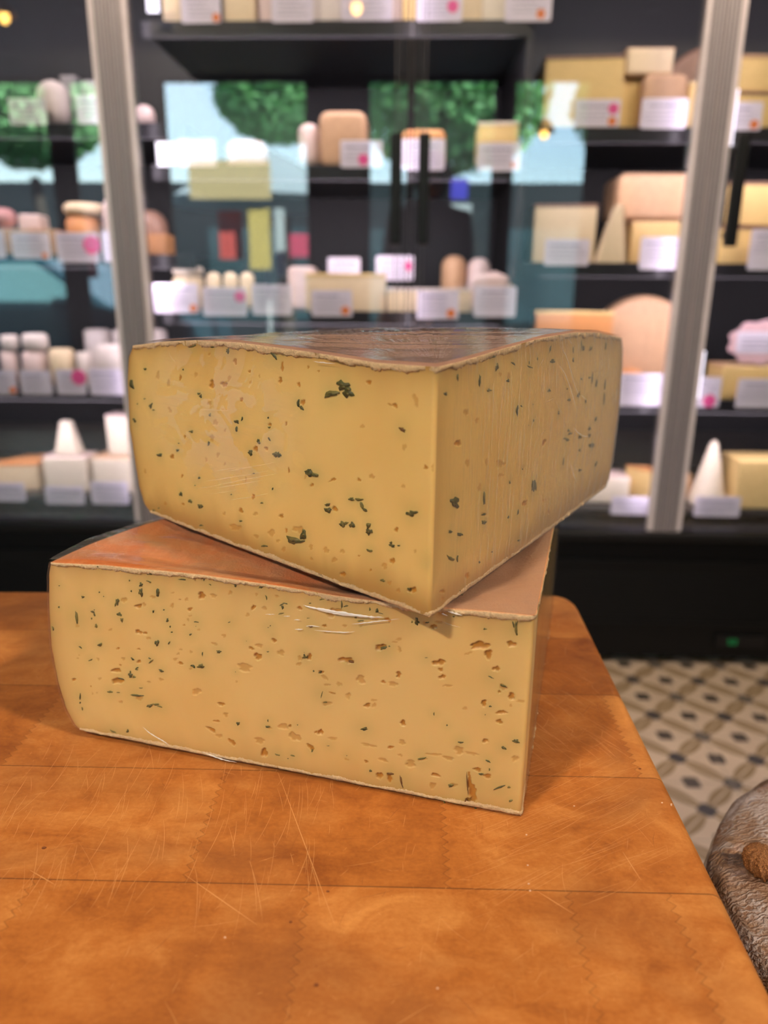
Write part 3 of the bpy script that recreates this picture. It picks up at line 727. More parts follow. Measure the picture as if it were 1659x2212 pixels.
item('wedgeR', 'R', 3, (1572, 116, 1710, 195), (P_TAN, P_YEL), 'cheese_wedge', 'bright yellow wedge, upper one at the right edge', W_, dy=.06, base='px', depth=.15)
item('wedgeL', 'R', 2, (1158, 440, 1282, 566), (P_BRN, P_CREAM), 'cheese_wedge', 'big cream wedge with brown rind at the left', W_, dy=.04, depth=.16)
item('peak', 'R', 2, (1296, 442, 1352, 566), (P_TAN, P_CREAM), 'cheese_wedge', 'upright peaked wedge right of the first card', W_, dy=.02, depth=.05)
item('block', 'R', 2, (1366, 478, 1490, 566), (P_TAN, P_YEL), 'cheese_block', 'yellow block under the rounded wheel', W_, dy=.085, depth=.15)
item('loaf', 'R', 2, (1337, 372, 1500, 477), P_TAN, 'whole_cheese', 'large tan rounded wheel lying on the yellow block', W_, dy=.085, base='px', depth=.16)
item('wedgeR', 'R', 2, (1556, 488, 1720, 566), (P_BRN, P_YEL), 'cheese_wedge', 'deep yellow wedge, lower one at the right edge', W_, dy=.04, depth=.16)
item('wedgeR', 'R', 2, (1575, 392, 1730, 487), (P_BRN, P_YEL), 'cheese_wedge', 'deep yellow wedge, upper one at the right edge', W_, dy=.05, base='px', depth=.16)
item('wheel', 'R', 1, (1308, 636, 1470, 830), P_TAN, 'whole_cheese', 'large tan wheel standing on its edge', W_, dy=.1)
item('wedgeL', 'R', 1, (1160, 672, 1312, 830), (P_YEL, P_ORG), 'cheese_wedge', 'orange wedge left of the standing wheel', W_, dy=.05, depth=.1)
item('ball', 'R', 1, (1340, 800, 1400, 850), P_ORG, 'cheese_round', 'small orange-red cheese in front of the standing wheel', W_, dy=.02)
item('block', 'R', 1, (1562, 790, 1700, 862), (P_TAN, P_YEL), 'cheese_block', 'yellow block under the pink-edged sign', W_, dy=.03, depth=.12)
item('sign', 'R', 1, (1578, 690, 1700, 792), (plain('pink_paper_lace', (.85, .55, .6), .6), m_card), 'paper_sign', 'round pink-edged paper sign standing on the yellow block', 'sign', dy=.03, base='px')
item('block', 'R', 0, (1262, 1032, 1358, 1080), (P_PINKW, P_PALE), 'cheese_block', 'low pale block at the left', W_, dy=.06, depth=.1)
item('tri', 'R', 0, (1368, 1016, 1425, 1080), (P_ORG, P_YEL), 'cheese_wedge', 'small orange-yellow wedge left of the right post', W_, dy=.05, depth=.08)
item('round', 'R', 0, (1440, 1026, 1500, 1080), P_TAN, 'cheese_round', 'tan round cheese right of the post', W_, dy=.09)
item('cone', 'R', 0, (1518, 960, 1584, 1080), P_PALE, 'cheese_cone', 'tall pale cone-shaped cheese behind the last card', W_, dy=.025)
item('block', 'R', 0, (1598, 996, 1720, 1092), (P_YEL, P_YEL), 'cheese_block', 'large yellow block at the right edge', W_, dy=.02, depth=.13)

# ------------------------------------------------------------------ counter and cutting board
BZ = .9
struct_counter = MB().box(-.62, .09, .05, .47, .80, .849)
ct = empty('counter', (-.26, .26, 0), 'dark counter hidden under the cutting board', 'counter')
struct_counter.build('worktop', m_black, ct); MB().box(-.6, .07, .07, .45, 0, .80).build('base_cabinet', m_black, ct)

def board_material():
    t = NT('oiled_maple_block')
    o = t.obj(); sep = t.n('ShaderNodeSeparateXYZ'); t.set(sep.inputs[0], o); X, Y = sep.outputs[0], sep.outputs[1]
    Yc = t.math('SUBTRACT', Y, t.math('MULTIPLY', X, .013))
    nz_e = t.noise(900, 2)
    tri = t.math('MULTIPLY', t.math('SUBTRACT', t.math('PINGPONG', Y, .00245), .00122), 1.15)
    tri = t.math('ADD', tri, t.math('MULTIPLY', t.math('SUBTRACT', nz_e.outputs[0], .5), .0014))
    seams = [.440, .3698, .2965, .2275, .158, .09]
    # (stave top seam, stave bottom seam, joint x, tone step to the right of the joint)
    joints = [(.52, .440, -.05, .3), (.440, .3698, .04, -.4), (.3698, .2965, .1105, .42), (.3698, .2965, -.19, .35), (.2965, .2275, -.083, -.28), (.2965, .2275, .0175, .30),
              (.2275, .158, -.140, -.2), (.2275, .158, -.035, .22), (.2275, .158, .0625, -.1), (.2275, .158, .100, .26), (.158, .09, -.07, .3), (.158, .09, .03, -.3)]
    base_t = {(.52, .440): .45, (.440, .3698): .6, (.3698, .2965): .25, (.2965, .2275): .55, (.2275, .158): .62, (.158, .09): .5}
    tone = None; line = None
    def band(hi, lo): return t.math('MULTIPLY', t.math('LESS_THAN', Yc, hi), t.math('GREATER_THAN', Yc, lo))
    for (hi, lo), v in base_t.items():
        b = t.math('MULTIPLY', band(hi, lo), v); tone = b if tone is None else t.math('ADD', tone, b)
    for hi, lo, xj, dv in joints:
        b = band(hi, lo)
        d = t.math('SUBTRACT', X, t.math('ADD', tri, xj))
        tone = t.math('ADD', tone, t.math('MULTIPLY', t.math('MULTIPLY', b, t.math('GREATER_THAN', d, 0.0)), dv))
        l = t.math('MULTIPLY', b, t.math('MULTIPLY', t.math('LESS_THAN', t.math('ABSOLUTE', d), .00035), .45)); line = l if line is None else t.math('MAXIMUM', line, l)
    for s_ in seams:
        line = t.math('MAXIMUM', line, t.math('LESS_THAN', t.math('ABSOLUTE', t.math('SUBTRACT', Yc, s_)), .00028))
    fig = t.noise(34, 6, .62, t.scaled(o, 1, 1.35, 1), dist=.7); fine = t.noise(420, 4, .65, t.scaled(o, 1, 1.4, 1)); smg = t.noise(9, 3, .5, dist=1.5)
    grain = t.noise(60, 4, .6, t.scaled(o, .12, 3.2, 1))
    tt = t.math('ADD', t.math('SUBTRACT', t.math('MULTIPLY', tone, .5), .36), t.math('MULTIPLY', fig.outputs[0], 1.25))
    tt = t.math('ADD', tt, t.math('MULTIPLY', t.math('SUBTRACT', fine.outputs[0], .5), .5))
    tt = t.math('ADD', tt, t.math('MULTIPLY', t.math('SUBTRACT', grain.outputs[0], .5), .25))
    c = t.ramp(tt, [(.12, WOOD_D), (.5, WOOD_M), (.88, WOOD_L)])
    stain = t.math('MULTIPLY', t.ramp(smg.outputs[0], [(.48, (0, 0, 0)), (.70, (1, 1, 1))]), t.math('ADD', .4, fig.outputs[0]))
    c = t.mix(t.math('MULTIPLY', stain, .42, clamp=True), c, (.20, .075, .028))
    c = t.mix(t.math('MULTIPLY', line, .7), c, (.10, .035, .012))
    rg = t.math('ADD', .38, t.math('MULTIPLY', fine.outputs[0], .3))
    b = t.bsdf(Base_Color=c, Roughness=rg, Specular_IOR_Level=.35)
    t.set(b.inputs['Normal'], t.bump(fine.outputs[0], .06, .0004))
    return t.done(b)
WOOD_D = (.26, .072, .012); WOOD_M = (.45, .150, .028); WOOD_L = (.64, .27, .07)
m_board = board_material()
m_scr = plain('pale_knife_scratches', (.68, .33, .12), .5); m_scd = plain('dark_knife_marks', (.22, .07, .02), .7)
bm_pts = []
cr = [(.1242, .5185), (.1195, .02), (-.50, .02), (-.50, .494)]; rad_ = [.026, .02, .02, .02]
for k in range(4):
    P0, P1, P2 = Vector(cr[k-1]), Vector(cr[k]), Vector(cr[(k+1) % 4])
    a, b = (P0-P1).normalized(), (P2-P1).normalized()
    for q in range(9):
        s_ = q/8; A_, B_ = P1+a*rad_[k], P1+b*rad_[k]
        bm_pts.append(tuple(A_*(1-s_)**2 + P1*2*s_*(1-s_) + B_*s_**2))
mb = MB(); n = len(bm_pts); rings = []
prof = [(.004, -.05), (.0, -.046), (0, -.006)] + [(.006*(1-cos(R(a))), -.006+.006*sin(R(a))) for a in (20, 40, 60, 75, 90)] + [(.012, 0)]
ctr = Vector((-.19, .27)); vs = []
for ins, dz in prof:
    for k in range(n):
        p0, p1, p2 = Vector(bm_pts[k-1]), Vector(bm_pts[k]), Vector(bm_pts[(k+1) % n])
        tdir = (p2-p0).normalized(); nn = Vector((tdir.y, -tdir.x))
        if nn.dot(ctr-p1) < 0: nn = -nn
        q = p1+nn*ins; vs.append((q.x, q.y, BZ+dz))
fs = [(i*n+k, i*n+(k+1) % n, (i+1)*n+(k+1) % n, (i+1)*n+k) for i in range(len(prof)-1) for k in range(n)]
fs.append(tuple((len(prof)-1)*n+k for k in range(n))); fs.append(tuple(range(n-1, -1, -1)))
mb.add(vs, fs, 0)
sr = random.Random(5)
def scratch(x, y, ang, ln, w, mi, bend=0.0):
    k = 6 if ln > .012 else 2; L_, R_ = [], []
    for i in range(k+1):
        s_ = i/k; a = ang+bend*(s_-.5)
        px, py = x+cos(a)*ln*(s_-.5), y+sin(a)*ln*(s_-.5); ww = w*(.15+.85*sin(pi*min(max(s_, .06), .94)))
        if not (-.49 < px < .112 and .03 < py < .485): return
        L_.append((px-sin(a)*ww, py+cos(a)*ww, BZ+.00005)); R_.append((px+sin(a)*ww, py-cos(a)*ww, BZ+.00005))
    mb.add(L_+R_, [(i, i+1, k+2+i, k+1+i) for i in range(k)], mi)
for i in range(1500):
    x, y = sr.uniform(-.3, .115), sr.uniform(.09, .48)
    ln = sr.choice([.001, .0015, .002, .004, .007, .012]) * sr.uniform(.6, 1.5)
    scratch(x, y, sr.choice([sr.uniform(0, pi), R(80)+sr.gauss(0, .2), R(20)+sr.gauss(0, .25)]), ln, sr.uniform(.00003, .00008), 1 if sr.random() < .78 else 2, sr.gauss(0, .12))
for i in range(150):     # parallel cuts near the right edge
    x, y = sr.uniform(.03, .112), sr.uniform(.225, .31)
    scratch(x, y, R(30)+sr.gauss(0, .1), sr.uniform(.01, .035), sr.uniform(.00003, .00007), 1, .05)
for i in range(120):
    x, y = sr.uniform(.06, .112), sr.uniform(.31, .40)
    scratch(x, y, R(125)+sr.gauss(0, .12), sr.uniform(.008, .02), sr.uniform(.00004, .00009), 1, .1)
for i in range(160):
    x, y = sr.uniform(-.18, -.03), sr.uniform(.215, .31)
    scratch(x, y, R(95)+sr.gauss(0, .16), sr.uniform(.006, .03), sr.uniform(.00004, .00009), 1, .1)
for a, b in (((600, 1668), (722, 1995)), ((400, 1890), (555, 1998)), ((65, 1880), (120, 1912)), ((1345, 1840), (1385, 1902)), ((1160, 1925), (1240, 1975))):
    A_, B_ = at_z(*a, BZ), at_z(*b, BZ); d = B_-A_
    scratch((A_[0]+B_[0])/2, (A_[1]+B_[1])/2, atan2(d[1], d[0]), sqrt(d[0]**2+d[1]**2), .00016, 1)
for px, py, r_ in ((708, 1926, .0006), (628, 1992, .0006), (1382, 1661, .0007), (683, 2128, .0008), (95, 1832, .0009)):
    P = at_z(px, py, BZ); mb.vprism([(P[0]+r_*cos(a), P[1]+r_*sin(a)*.7) for a in np.arange(0, 6.2, .9)], BZ-.001, BZ+.0003, 2)
for px, py in ((486, 2026), (1137, 1804), (1450, 1738), (1430, 1735), (945, 2136), (1240, 1742), (1140, 1870), (1145, 1925), (1142, 1910)):
    P = at_z(px, py, BZ); r_ = .0004; mb.vprism([(P[0]+r_*cos(a), P[1]+r_*sin(a)*.5) for a in np.arange(0, 6.2, .9)], BZ-.001, BZ+.0004, 3)
board = mb.build('cutting_board', [m_board, m_scr, m_scd, plain('cheese_crumb', (.8, .55, .38), .6)], smooth=False)
tag(board, 'orange-brown finger-jointed wooden cutting board under the two cheese wedges', 'cutting board')

# ------------------------------------------------------------------ the two herb cheese wedges
def on_plane(px, py, P, d):
    r = ray(px, py)
    A = np.array([[r[0], -d[0]], [r[1], -d[1]]]); t, s = np.linalg.solve(A, np.array(P)-CAM[:2])
    return np.array((s, CAM[2]+t*r[2]))
def interp(x, tab):
    tab = np.array(tab); return np.interp(x, tab[:, 0], tab[:, 1])
def sm(x): x = np.clip(x, 0, 1); return x*x*(3-2*x)
def vnoise(n, seed, octs=4, first=8):
    g = np.random.default_rng(seed); x = np.linspace(0, 1, n); out = np.zeros(n); a = 1.0; k = first
    for _ in range(octs):
        p = g.normal(size=k+1); out += a*np.interp(x*k, np.arange(k+1), p); a *= .6; k *= 2
    return out/1.5
def mesh_np(name, V, Fq, mats, mi=None, parent=None, attrs=None, smooth=True, org=(0, 0, 0)):
    me = bpy.data.meshes.new(name)
    V = V - np.array(org)
    me.from_pydata(V.tolist(), [], Fq)
    if mi is not None: me.polygons.foreach_set('material_index', np.array(mi, dtype=np.int32))
    for k, (typ, arr) in (attrs or {}).items():
        a = me.attributes.new(k, typ, 'POINT'); a.data.foreach_set('vector' if typ == 'FLOAT_VECTOR' else 'color', arr.astype(np.float32).ravel())
    o = link(name, me, parent, mats, smooth); return o
def gridf(nr, nc, off=0, flip=False):
    i = np.arange(nr-1)[:, None]*nc + np.arange(nc-1)[None, :] + off
    q = np.stack([i, i+1, i+1+nc, i+nc], -1).reshape(-1, 4)
    if flip: q = q[:, ::-1]
    return q.tolist()

def paste_material(name, base, edge):
    t = NT(name); a = t.attr('cut'); sep = t.n('ShaderNodeSeparateColor'); t.set(sep.inputs[0], a.outputs['Color'])
    big = t.noise(11, 3, .5); sml = t.noise(420, 3, .6)
    c = t.mix(big.outputs[0], tuple(x*.93 for x in base), tuple(min(1, x*1.07) for x in base))
    amb = t.noise(13, 2, .5)
    c = t.mix(t.math('MULTIPLY', t.ramp(amb.outputs[0], [(.42, (0, 0, 0)), (.66, (1, 1, 1))]), .42), c, (base[0]*.90, base[1]*.74, base[2]*.50))
    c = t.mix(t.math('MULTIPLY', sml.outputs[0], .10), c, (.95, .80, .45))
    c = t.mix(t.math('MULTIPLY', sep.outputs[2], .8, clamp=True), c, edge)
    c = t.mix(t.math('MULTIPLY', sep.outputs[1], .30, clamp=True), c, (.42, .38, .12))
    c = t.mix(t.math('MULTIPLY', sep.outputs[0], .88, clamp=True), c, (.50, .20, .012))  # amber hole skin, with the light bounced inside the pits painted in
    b = t.bsdf(Base_Color=c, Roughness=.42, Specular_IOR_Level=.35)
    b.inputs['Subsurface Weight'].default_value = SSS_W; b.inputs['Subsurface Radius'].default_value = (1.0, .55, .2); b.inputs['Subsurface Scale'].default_value = .004
    t.set(b.inputs['Normal'], t.bump(sml.outputs[0], .03, .0003))
    return t.done(b)
def rind_material(name, top, top2, crumb, tan):
    t = NT(name); a = t.attr('rnd'); sep = t.n('ShaderNodeSeparateColor'); t.set(sep.inputs[0], a.outputs['Color'])
    n1 = t.noise(26, 6, .65, dist=.6); n2 = t.noise(700, 4, .7); n3 = t.noise(160, 3, .6, t.scaled(t.obj(), 1, .25, 1, (0, 0, R(35))))
    c = t.mix(t.ramp(n1.outputs[0], [(.38, (0, 0, 0)), (.62, (1, 1, 1))]), top, top2)
    c = t.mix(t.math('MULTIPLY', t.ramp(n3.outputs[0], [(.5, (0, 0, 0)), (.7, (1, 1, 1))]), .3), c, tuple(min(1, x*1.5+.05) for x in top2))
    cc = t.mix(n2.outputs[0], tuple(x*.55 for x in crumb), tuple(min(1, x*1.35) for x in crumb))
    c = t.mix(t.math('MULTIPLY', sep.outputs[1], .8), c, t.mix(n1.outputs[0], tan, tuple(min(1, x*1.2) for x in tan)))  # tan share paints the film's milky reflection into the rind colour
    c = t.mix(sep.outputs[0], c, cc)
    b = t.bsdf(Base_Color=c, Roughness=.55)
    t.set(b.inputs['Normal'], t.bump(n2.outputs[0], .9, .001))
    return t.done(b)
def film_material(name, milk_col=(.97, .90, .84)):
    t = NT(name); a = t.attr('film'); sep = t.n('ShaderNodeSeparateColor'); t.set(sep.inputs[0], a.outputs['Color'])
    uv = t.attr('fuv').outputs['Vector']
    streak = t.noise(1, 4, .6, t.scaled(uv, 620, 45, 1)); patch = t.noise(1, 5, .55, t.scaled(uv, 42, 55, 1), dist=.8); wrk = t.noise(1, 3, .6, t.scaled(uv, 260, 140, 1))
    hor = t.noise(1, 3, .6, t.scaled(uv, 30, 330, 1))
    st = t.math('MULTIPLY', t.ramp(streak.outputs[0], [(.50, (0, 0, 0)), (.72, (1, 1, 1))]), t.math('MULTIPLY', sep.outputs[1], .22))
    pt = t.math('MULTIPLY', t.ramp(patch.outputs[0], [(.495, (1, 1, 1)), (.505, (0, 0, 0))]), t.math('MULTIPLY', sep.outputs[2], .15))
    hz = t.math('MULTIPLY', t.ramp(hor.outputs[0], [(.55, (0, 0, 0)), (.6, (1, 1, 1))]), t.math('MULTIPLY', sep.outputs[2], .04))
    milk = t.math('ADD', t.math('ADD', t.math('MULTIPLY', sep.outputs[0], 1.0), t.math('ADD', st, hz)), pt, clamp=True)
    nrm = t.bump(wrk.outputs[0], .16, .0012)
    tr = t.n('ShaderNodeBsdfTransparent', i_Color=(.99, .985, .98)); df = t.n('ShaderNodeBsdfDiffuse', i_Color=milk_col)
    gl = t.n('ShaderNodeBsdfGlossy', i_Roughness=.07); t.set(gl.inputs['Normal'], nrm)
    fr = t.schlick(.032, nrm)
    m1 = t.n('ShaderNodeMixShader'); t.set(m1.inputs[0], milk); t.t.links.new(tr.outputs[0], m1.inputs[1]); t.t.links.new(df.outputs[0], m1.inputs[2])
    m2 = t.n('ShaderNodeMixShader'); t.set(m2.inputs[0], t.math('MULTIPLY', fr, 1.0, clamp=True)); t.t.links.new(m1.outputs[0], m2.inputs[1]); t.t.links.new(gl.outputs[0], m2.inputs[2])
    return t.done(m2)
def crease_material(name, op):
    t = NT(name); tr = t.n('ShaderNodeBsdfTransparent'); pb = t.bsdf(Base_Color=(.97, .95, .90), Roughness=.22 if op > .5 else .5, Specular_IOR_Level=.8 if op > .5 else .2)
    mx = t.n('ShaderNodeMixShader', i_0=op); t.t.links.new(tr.outputs[0], mx.inputs[1]); t.t.links.new(pb.outputs[0], mx.inputs[2]); return t.done(mx)
m_herb = plain('dark_green_herb', (.085, .082, .016), .55, var=.5, scale=900); m_herb2 = plain('olive_herb', (.17, .145, .03), .55, var=.4, scale=900); m_herb_crack = plain('brown_herb_crack_shade', (.16, .07, .01), .5, var=.4, scale=900)  # the brown one also paints the crack's shade
m_film = film_material('cling_film'); m_cr1 = crease_material('film_fold_glint', .85); m_cr2 = crease_material('film_fold_faint', .26)  # fold ribbons; near-white colour and width also paint in the film's glints

def wedge(name, label, tip, aA, LA, aB, LB, z0, topA, topB, botA, botB, ins, mats, res, marks, creases, seed, tent, patch_c=None, streakB=0.0, ebot=.5):
    tip = np.array(tip); dA = np.array((cos(R(aA)), sin(R(aA)))); dB = np.array((cos(R(aB)), sin(R(aB))))
    nA = np.array((dA[1], -dA[0])); nA = nA if nA @ dB < 0 else -nA
    nB = np.array((dB[1], -dB[0])); nB = nB if nB @ dA < 0 else -nB
    root = empty(name, (float(tip[0]), float(tip[1]), z0), label, 'cheese')
    org = (tip[0], tip[1], z0)
    m_p, m_r = mats
    C_ = .0028
    def path(U, T, off=0.0):
        """U signed distance (negative on face A), T height fraction -> xyz, s, normal"""
        U, T = np.broadcast_arrays(U, T)
        sgn = U < 0; L = np.where(sgn, LA, LB); s = np.abs(U)*(1-interp(T, ins)/L)
        q = np.clip((U+C_)/(2*C_), 0, 1)               # 0..1 across the rounded tip
        inA = (U <= -C_)[..., None]; inB = (U >= C_)[..., None]
        PA = tip+dA*s[..., None]; PB = tip+dB*s[..., None]
        bez = (tip+dA*C_)*((1-q)**2)[..., None] + tip*(2*q*(1-q))[..., None] + (tip+dB*C_)*(q**2)[..., None]
        P = np.where(inA, PA, np.where(inB, PB, bez))
        N = nA*(1-q)[..., None] + nB*q[..., None]; N = N/np.linalg.norm(N, axis=-1)[..., None]
        zt = np.where(sgn, interp(np.abs(U), topA), interp(np.abs(U), topB)); zb = np.where(sgn, interp(np.abs(U), botA), interp(np.abs(U), botB))
        Z = zb+T*(zt-zb)
        return P, Z, s, N
    # ---- paste (two cut faces in one sheet)
    rA, rB, rz = res
    U = np.concatenate([-np.arange(LA, C_, -rA), np.linspace(-C_, C_, 9), np.arange(C_+rB, LB, rB), [LB]])
    T = np.linspace(0, 1, int(.095/rz)+1)
    Ug, Tg = U[None, :], T[:, None]
    P, Z, s, N = path(Ug, Tg)
    pit = np.zeros(P.shape[:2]); dep = np.zeros_like(pit); halo = np.zeros_like(pit)
    g = np.random.default_rng(seed)
    chipV, chipF, chipM = [], [], []
    nV0 = P.shape[0]*P.shape[1]
    sB = np.broadcast_to(np.where(Ug < 0, -1, 1), s.shape)
    for side, ox, oy, scl, kind, lst in marks:
        d = dA if side == 'A' else dB; nn = nA if side == 'A' else nB; sg = -1 if side == 'A' else 1
        for mk in lst:
            x, y, rx, ry = mk[:4]; ang = R(mk[4]) if len(mk) > 4 else 0.0; faint = len(mk) > 5
            px, py = ox+x/scl, oy+y/scl; rx, ry = max(rx, 5)/scl, max(ry, 4)/scl
            c0 = on_plane(px, py, tip, d); M_ = np.stack([on_plane(px+1, py, tip, d)-c0, on_plane(px, py+1, tip, d)-c0], 1)
            if kind == 'h':
                Mi = np.linalg.inv(M_); rad = max(rx, ry)*2.2*abs(M_).max()
                cols = np.where((np.sign(U)*sg >= 0) & (np.abs(np.abs(U)-c0[0]) < rad+.012))[0]
                if len(cols) == 0: continue
                c1, c2 = cols.min(), cols.max()+1
                dd = np.stack([s[:, c1:c2]-c0[0], z0+Z[:, c1:c2]-c0[1]], -1) @ Mi.T
                a_, b_ = dd[..., 0]*cos(ang)+dd[..., 1]*sin(ang), -dd[..., 0]*sin(ang)+dd[..., 1]*cos(ang)
                rr = np.hypot(a_/rx, b_/ry); th = np.arctan2(b_/ry, a_/rx); ph = g.uniform(0, 6.28, 4)
                bd = 1+.16*np.cos(2*th+ph[0])+.13*np.cos(3*th+ph[1])+.10*np.cos(5*th+ph[2])+.05*np.cos(9*th+ph[3])
                f = sm((bd*1.06-rr)/.22)
                rim = np.exp(-((rr-bd*1.15)/.16)**2)
                k = .38 if faint else 1.0
                depth = min(rx, ry)*abs(M_[1, 1])*.62*k
                dep[:, c1:c2] = np.maximum(dep[:, c1:c2], f*depth*(1-.25*np.clip(rr/bd, 0, 1)**2)) - rim*depth*.05
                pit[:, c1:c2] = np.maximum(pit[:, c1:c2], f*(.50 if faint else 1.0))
            else:
                cols = np.where((np.sign(U)*sg >= 0) & (np.abs(np.abs(U)-c0[0]) < .02))[0]
                if len(cols) == 0: continue
                c1, c2 = cols.min(), cols.max()+1
                hr = (.0012+.9*max(rx, ry)*abs(M_[1, 1]))
                r2 = ((s[:, c1:c2]-c0[0])**2+(z0+Z[:, c1:c2]-c0[1])**2)
                halo[:, c1:c2] = np.maximum(halo[:, c1:c2], np.exp(-r2/(hr*1.7)**2)*min(1, .35+hr*220))
                n_ = 15 if max(rx, ry) > 3 else 9
                th = np.linspace(0, 2*pi, n_, endpoint=False); ph = g.uniform(0, 6.28, 3)
                el = max(rx, ry)/min(rx, ry)
                jr = (1+.22*np.cos(3*th+ph[0])+.16*np.cos(5*th+ph[1])+g.normal(0, .13, n_)) if el < 2.2 else (1+g.normal(0, .16, n_))
                bx, by = rx*jr*np.cos(th), ry*jr*np.sin(th)
                if el >= 2.2:   # bent needle
                    bb = g.uniform(-.35, .35)
                    if rx > ry: by = by+bb*ry*2*(bx/rx)**2
                    else: bx = bx+bb*rx*2*(by/ry)**2
                qx, qy = bx*cos(ang)-by*sin(ang), bx*sin(ang)+by*cos(ang)
                sz = M_ @ np.stack([qx, qy]); S_, Z_ = c0[0]+sz[0], c0[1]+sz[1]
                tp = interp(S_, topA if side == 'A' else topB)+z0-.0005; Z_ = np.minimum(Z_, tp)
                if c0[0] < .0035: continue
                off = .00014
                f3 = np.stack([tip[0]+d[0]*S_+nn[0]*off, tip[1]+d[1]*S_+nn[1]*off, Z_], 1)
                b3 = f3-np.array([nn[0], nn[1], 0])*.0006
                mid = f3.mean(0)+np.array([nn[0], nn[1], 0])*.00012
                k0 = nV0+sum(len(c) for c in chipV)
                chipV.append(np.concatenate([f3, b3, [mid]]))
                mi = 1 if (g.random() < .75 and not faint) else 2
                if len(mk) > 5 and mk[5] == 'b': mi = 3
                for i in range(n_):
                    j = (i+1) % n_
                    chipF += [(k0+2*n_, k0+i, k0+j), (k0+i, k0+n_+i, k0+n_+j, k0+j)]; chipM += [mi, mi]
                # a darker fold inside larger leaves
                if max(rx, ry) > 5 and el < 2.4:
                    for _ in range(3):
                        th0 = g.uniform(0, 6.28); rr = g.uniform(.1, .55)
                        cxq = np.array([rx*rr*cos(th0), ry*rr*sin(th0)]); w_ = np.array([rx*.28, ry*.22])
                        th = np.linspace(0, 2*pi, 7, endpoint=False); q2 = np.stack([cxq[0]+w_[0]*np.cos(th)*(1+g.normal(0, .2, 7)), cxq[1]+w_[1]*np.sin(th)*(1+g.normal(0, .2, 7))])
                        q2 = np.stack([q2[0]*cos(ang)-q2[1]*sin(ang), q2[0]*sin(ang)+q2[1]*cos(ang)])
                        sz = M_ @ q2; S_, Z_ = c0[0]+sz[0], c0[1]+sz[1]
                        f3 = np.stack([tip[0]+d[0]*S_+nn[0]*.0004, tip[1]+d[1]*S_+nn[1]*.0004, Z_], 1); b3 = f3-np.array([nn[0], nn[1], 0])*.0005
                        k0 = nV0+sum(len(c) for c in chipV); chipV.append(np.concatenate([f3, b3]))
                        mj = 3-mi if mi < 3 else 2
                        chipF += [tuple(k0+i for i in range(7))] + [(k0+i, k0+7+i, k0+7+(i+1) % 7, k0+(i+1) % 7) for i in range(7)]; chipM += [mj]*8
    # small random pits and specks so that no part of the face is blank
    und = (vnoise(len(U), seed+1, 2, 5)[None, :]*.00012+vnoise(len(T), seed+2, 3, 5)[:, None]*.0001)
    V = np.concatenate([P - N[..., :2]*(dep - und)[..., None], (z0+Z)[..., None]], -1)
    Lg = np.where(Ug < 0, LA, LB); dist = np.minimum(np.minimum((Tg)*.095, (1-Tg)*.095), (Lg-np.abs(Ug)))
    nzU = vnoise(len(U), seed+4, 4, 20)[None, :]
    edge = np.exp(-np.clip(dist, 0, 1)/(.0058*(1+.25*nzU)))
    edge = np.maximum(edge, .95*np.exp(-(Tg*.095/(.0105*(1+.3*nzU)))**2)*ebot)
    edge = np.maximum(edge, .75*np.exp(-np.abs(Ug)/.006)*(Ug > .0015)*1.0)
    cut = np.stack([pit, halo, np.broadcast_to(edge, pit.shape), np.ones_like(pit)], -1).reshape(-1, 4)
    Vf = V.reshape(-1, 3); F = gridf(len(T), len(U)); nq = len(F)
    nchip = 0
    if chipV:
        cv = np.concatenate(chipV); nchip = len(cv); Vf = np.concatenate([Vf, cv]); F = F+[tuple(f) for f in chipF]; cut = np.concatenate([cut, np.zeros((nchip, 4))])
    mesh_np('paste', Vf, F, [m_p, m_herb, m_herb2, m_herb_crack], [0]*nq+chipM, root, {'cut': ('FLOAT_COLOR', cut)}, True, org)
    # ---- rind: top, side, bottom in polar layout + crumbly lips on the cut faces
    nphi, nrho = 220, 110
    phi = np.linspace(0, 1, nphi)[:, None]; rho = np.linspace(0, 1, nrho)[None, :]
    angs = R(aA)+(R(aB)-R(aA))*phi; dirs = np.stack([np.cos(angs), np.sin(angs)], -1)
    Lp = LA+(LB-LA)*sm(phi)
    gx = g.normal(size=(14, 3))
    def lump(x, y, a=1.0):
        o_ = 0
        for k, (p, q, r_) in enumerate(gx): o_ = o_+np.sin(x*(40+22*k)*p+q*3+y*(30+18*k)*r_)/(1+k*.5)
        return o_*a/4
    VV, FF, RN = [], [], []; off0 = 0
    def addgrid(X, flip, crumb, tan=0):
        nonlocal off0
        nr, nc = X.shape[:2]; VV.append(X.reshape(-1, 3)); FF.extend(gridf(nr, nc, off0, flip)); off0 += nr*nc
        cc = np.zeros((nr*nc, 4)); cc[:, 0] = np.broadcast_to(crumb, (nr, nc)).ravel(); cc[:, 1] = np.broadcast_to(tan, (nr, nc)).ravel(); cc[:, 3] = 1; RN.append(cc)
    def ztop_at(rho_, phi_, L_):
        return interp(rho_*LA, topA)*(1-sm(phi_))+interp(rho_*LB, topB)*sm(phi_)
    i1 = interp(1.0, ins); i0 = interp(0.0, ins)
    rr = rho*(Lp-i1); XY = tip+dirs*rr[..., None]
    edgew = np.minimum(1, np.minimum(phi, 1-phi)*rho*6)
    Zt = ztop_at(rho, phi, Lp)+lump(XY[..., 0], XY[..., 1])*.0006*edgew - tent.get('dish', 0)*sm(np.minimum(np.minimum(phi, 1-phi)*rho*Lp*1.57/.018, 1))*sm((1-rho)*8)*sm((rho-.06)/.22)
    addgrid(np.concatenate([XY, (z0+Zt)[..., None]], -1), False, 0, np.maximum(sm((phi-.22)/.3)*np.ones_like(rho), sm((.5-rho)/.25)*np.ones_like(phi)))  # tan mask: film reflection painted over the right side and tip
    TT = np.linspace(0, 1, 40)[None, :]
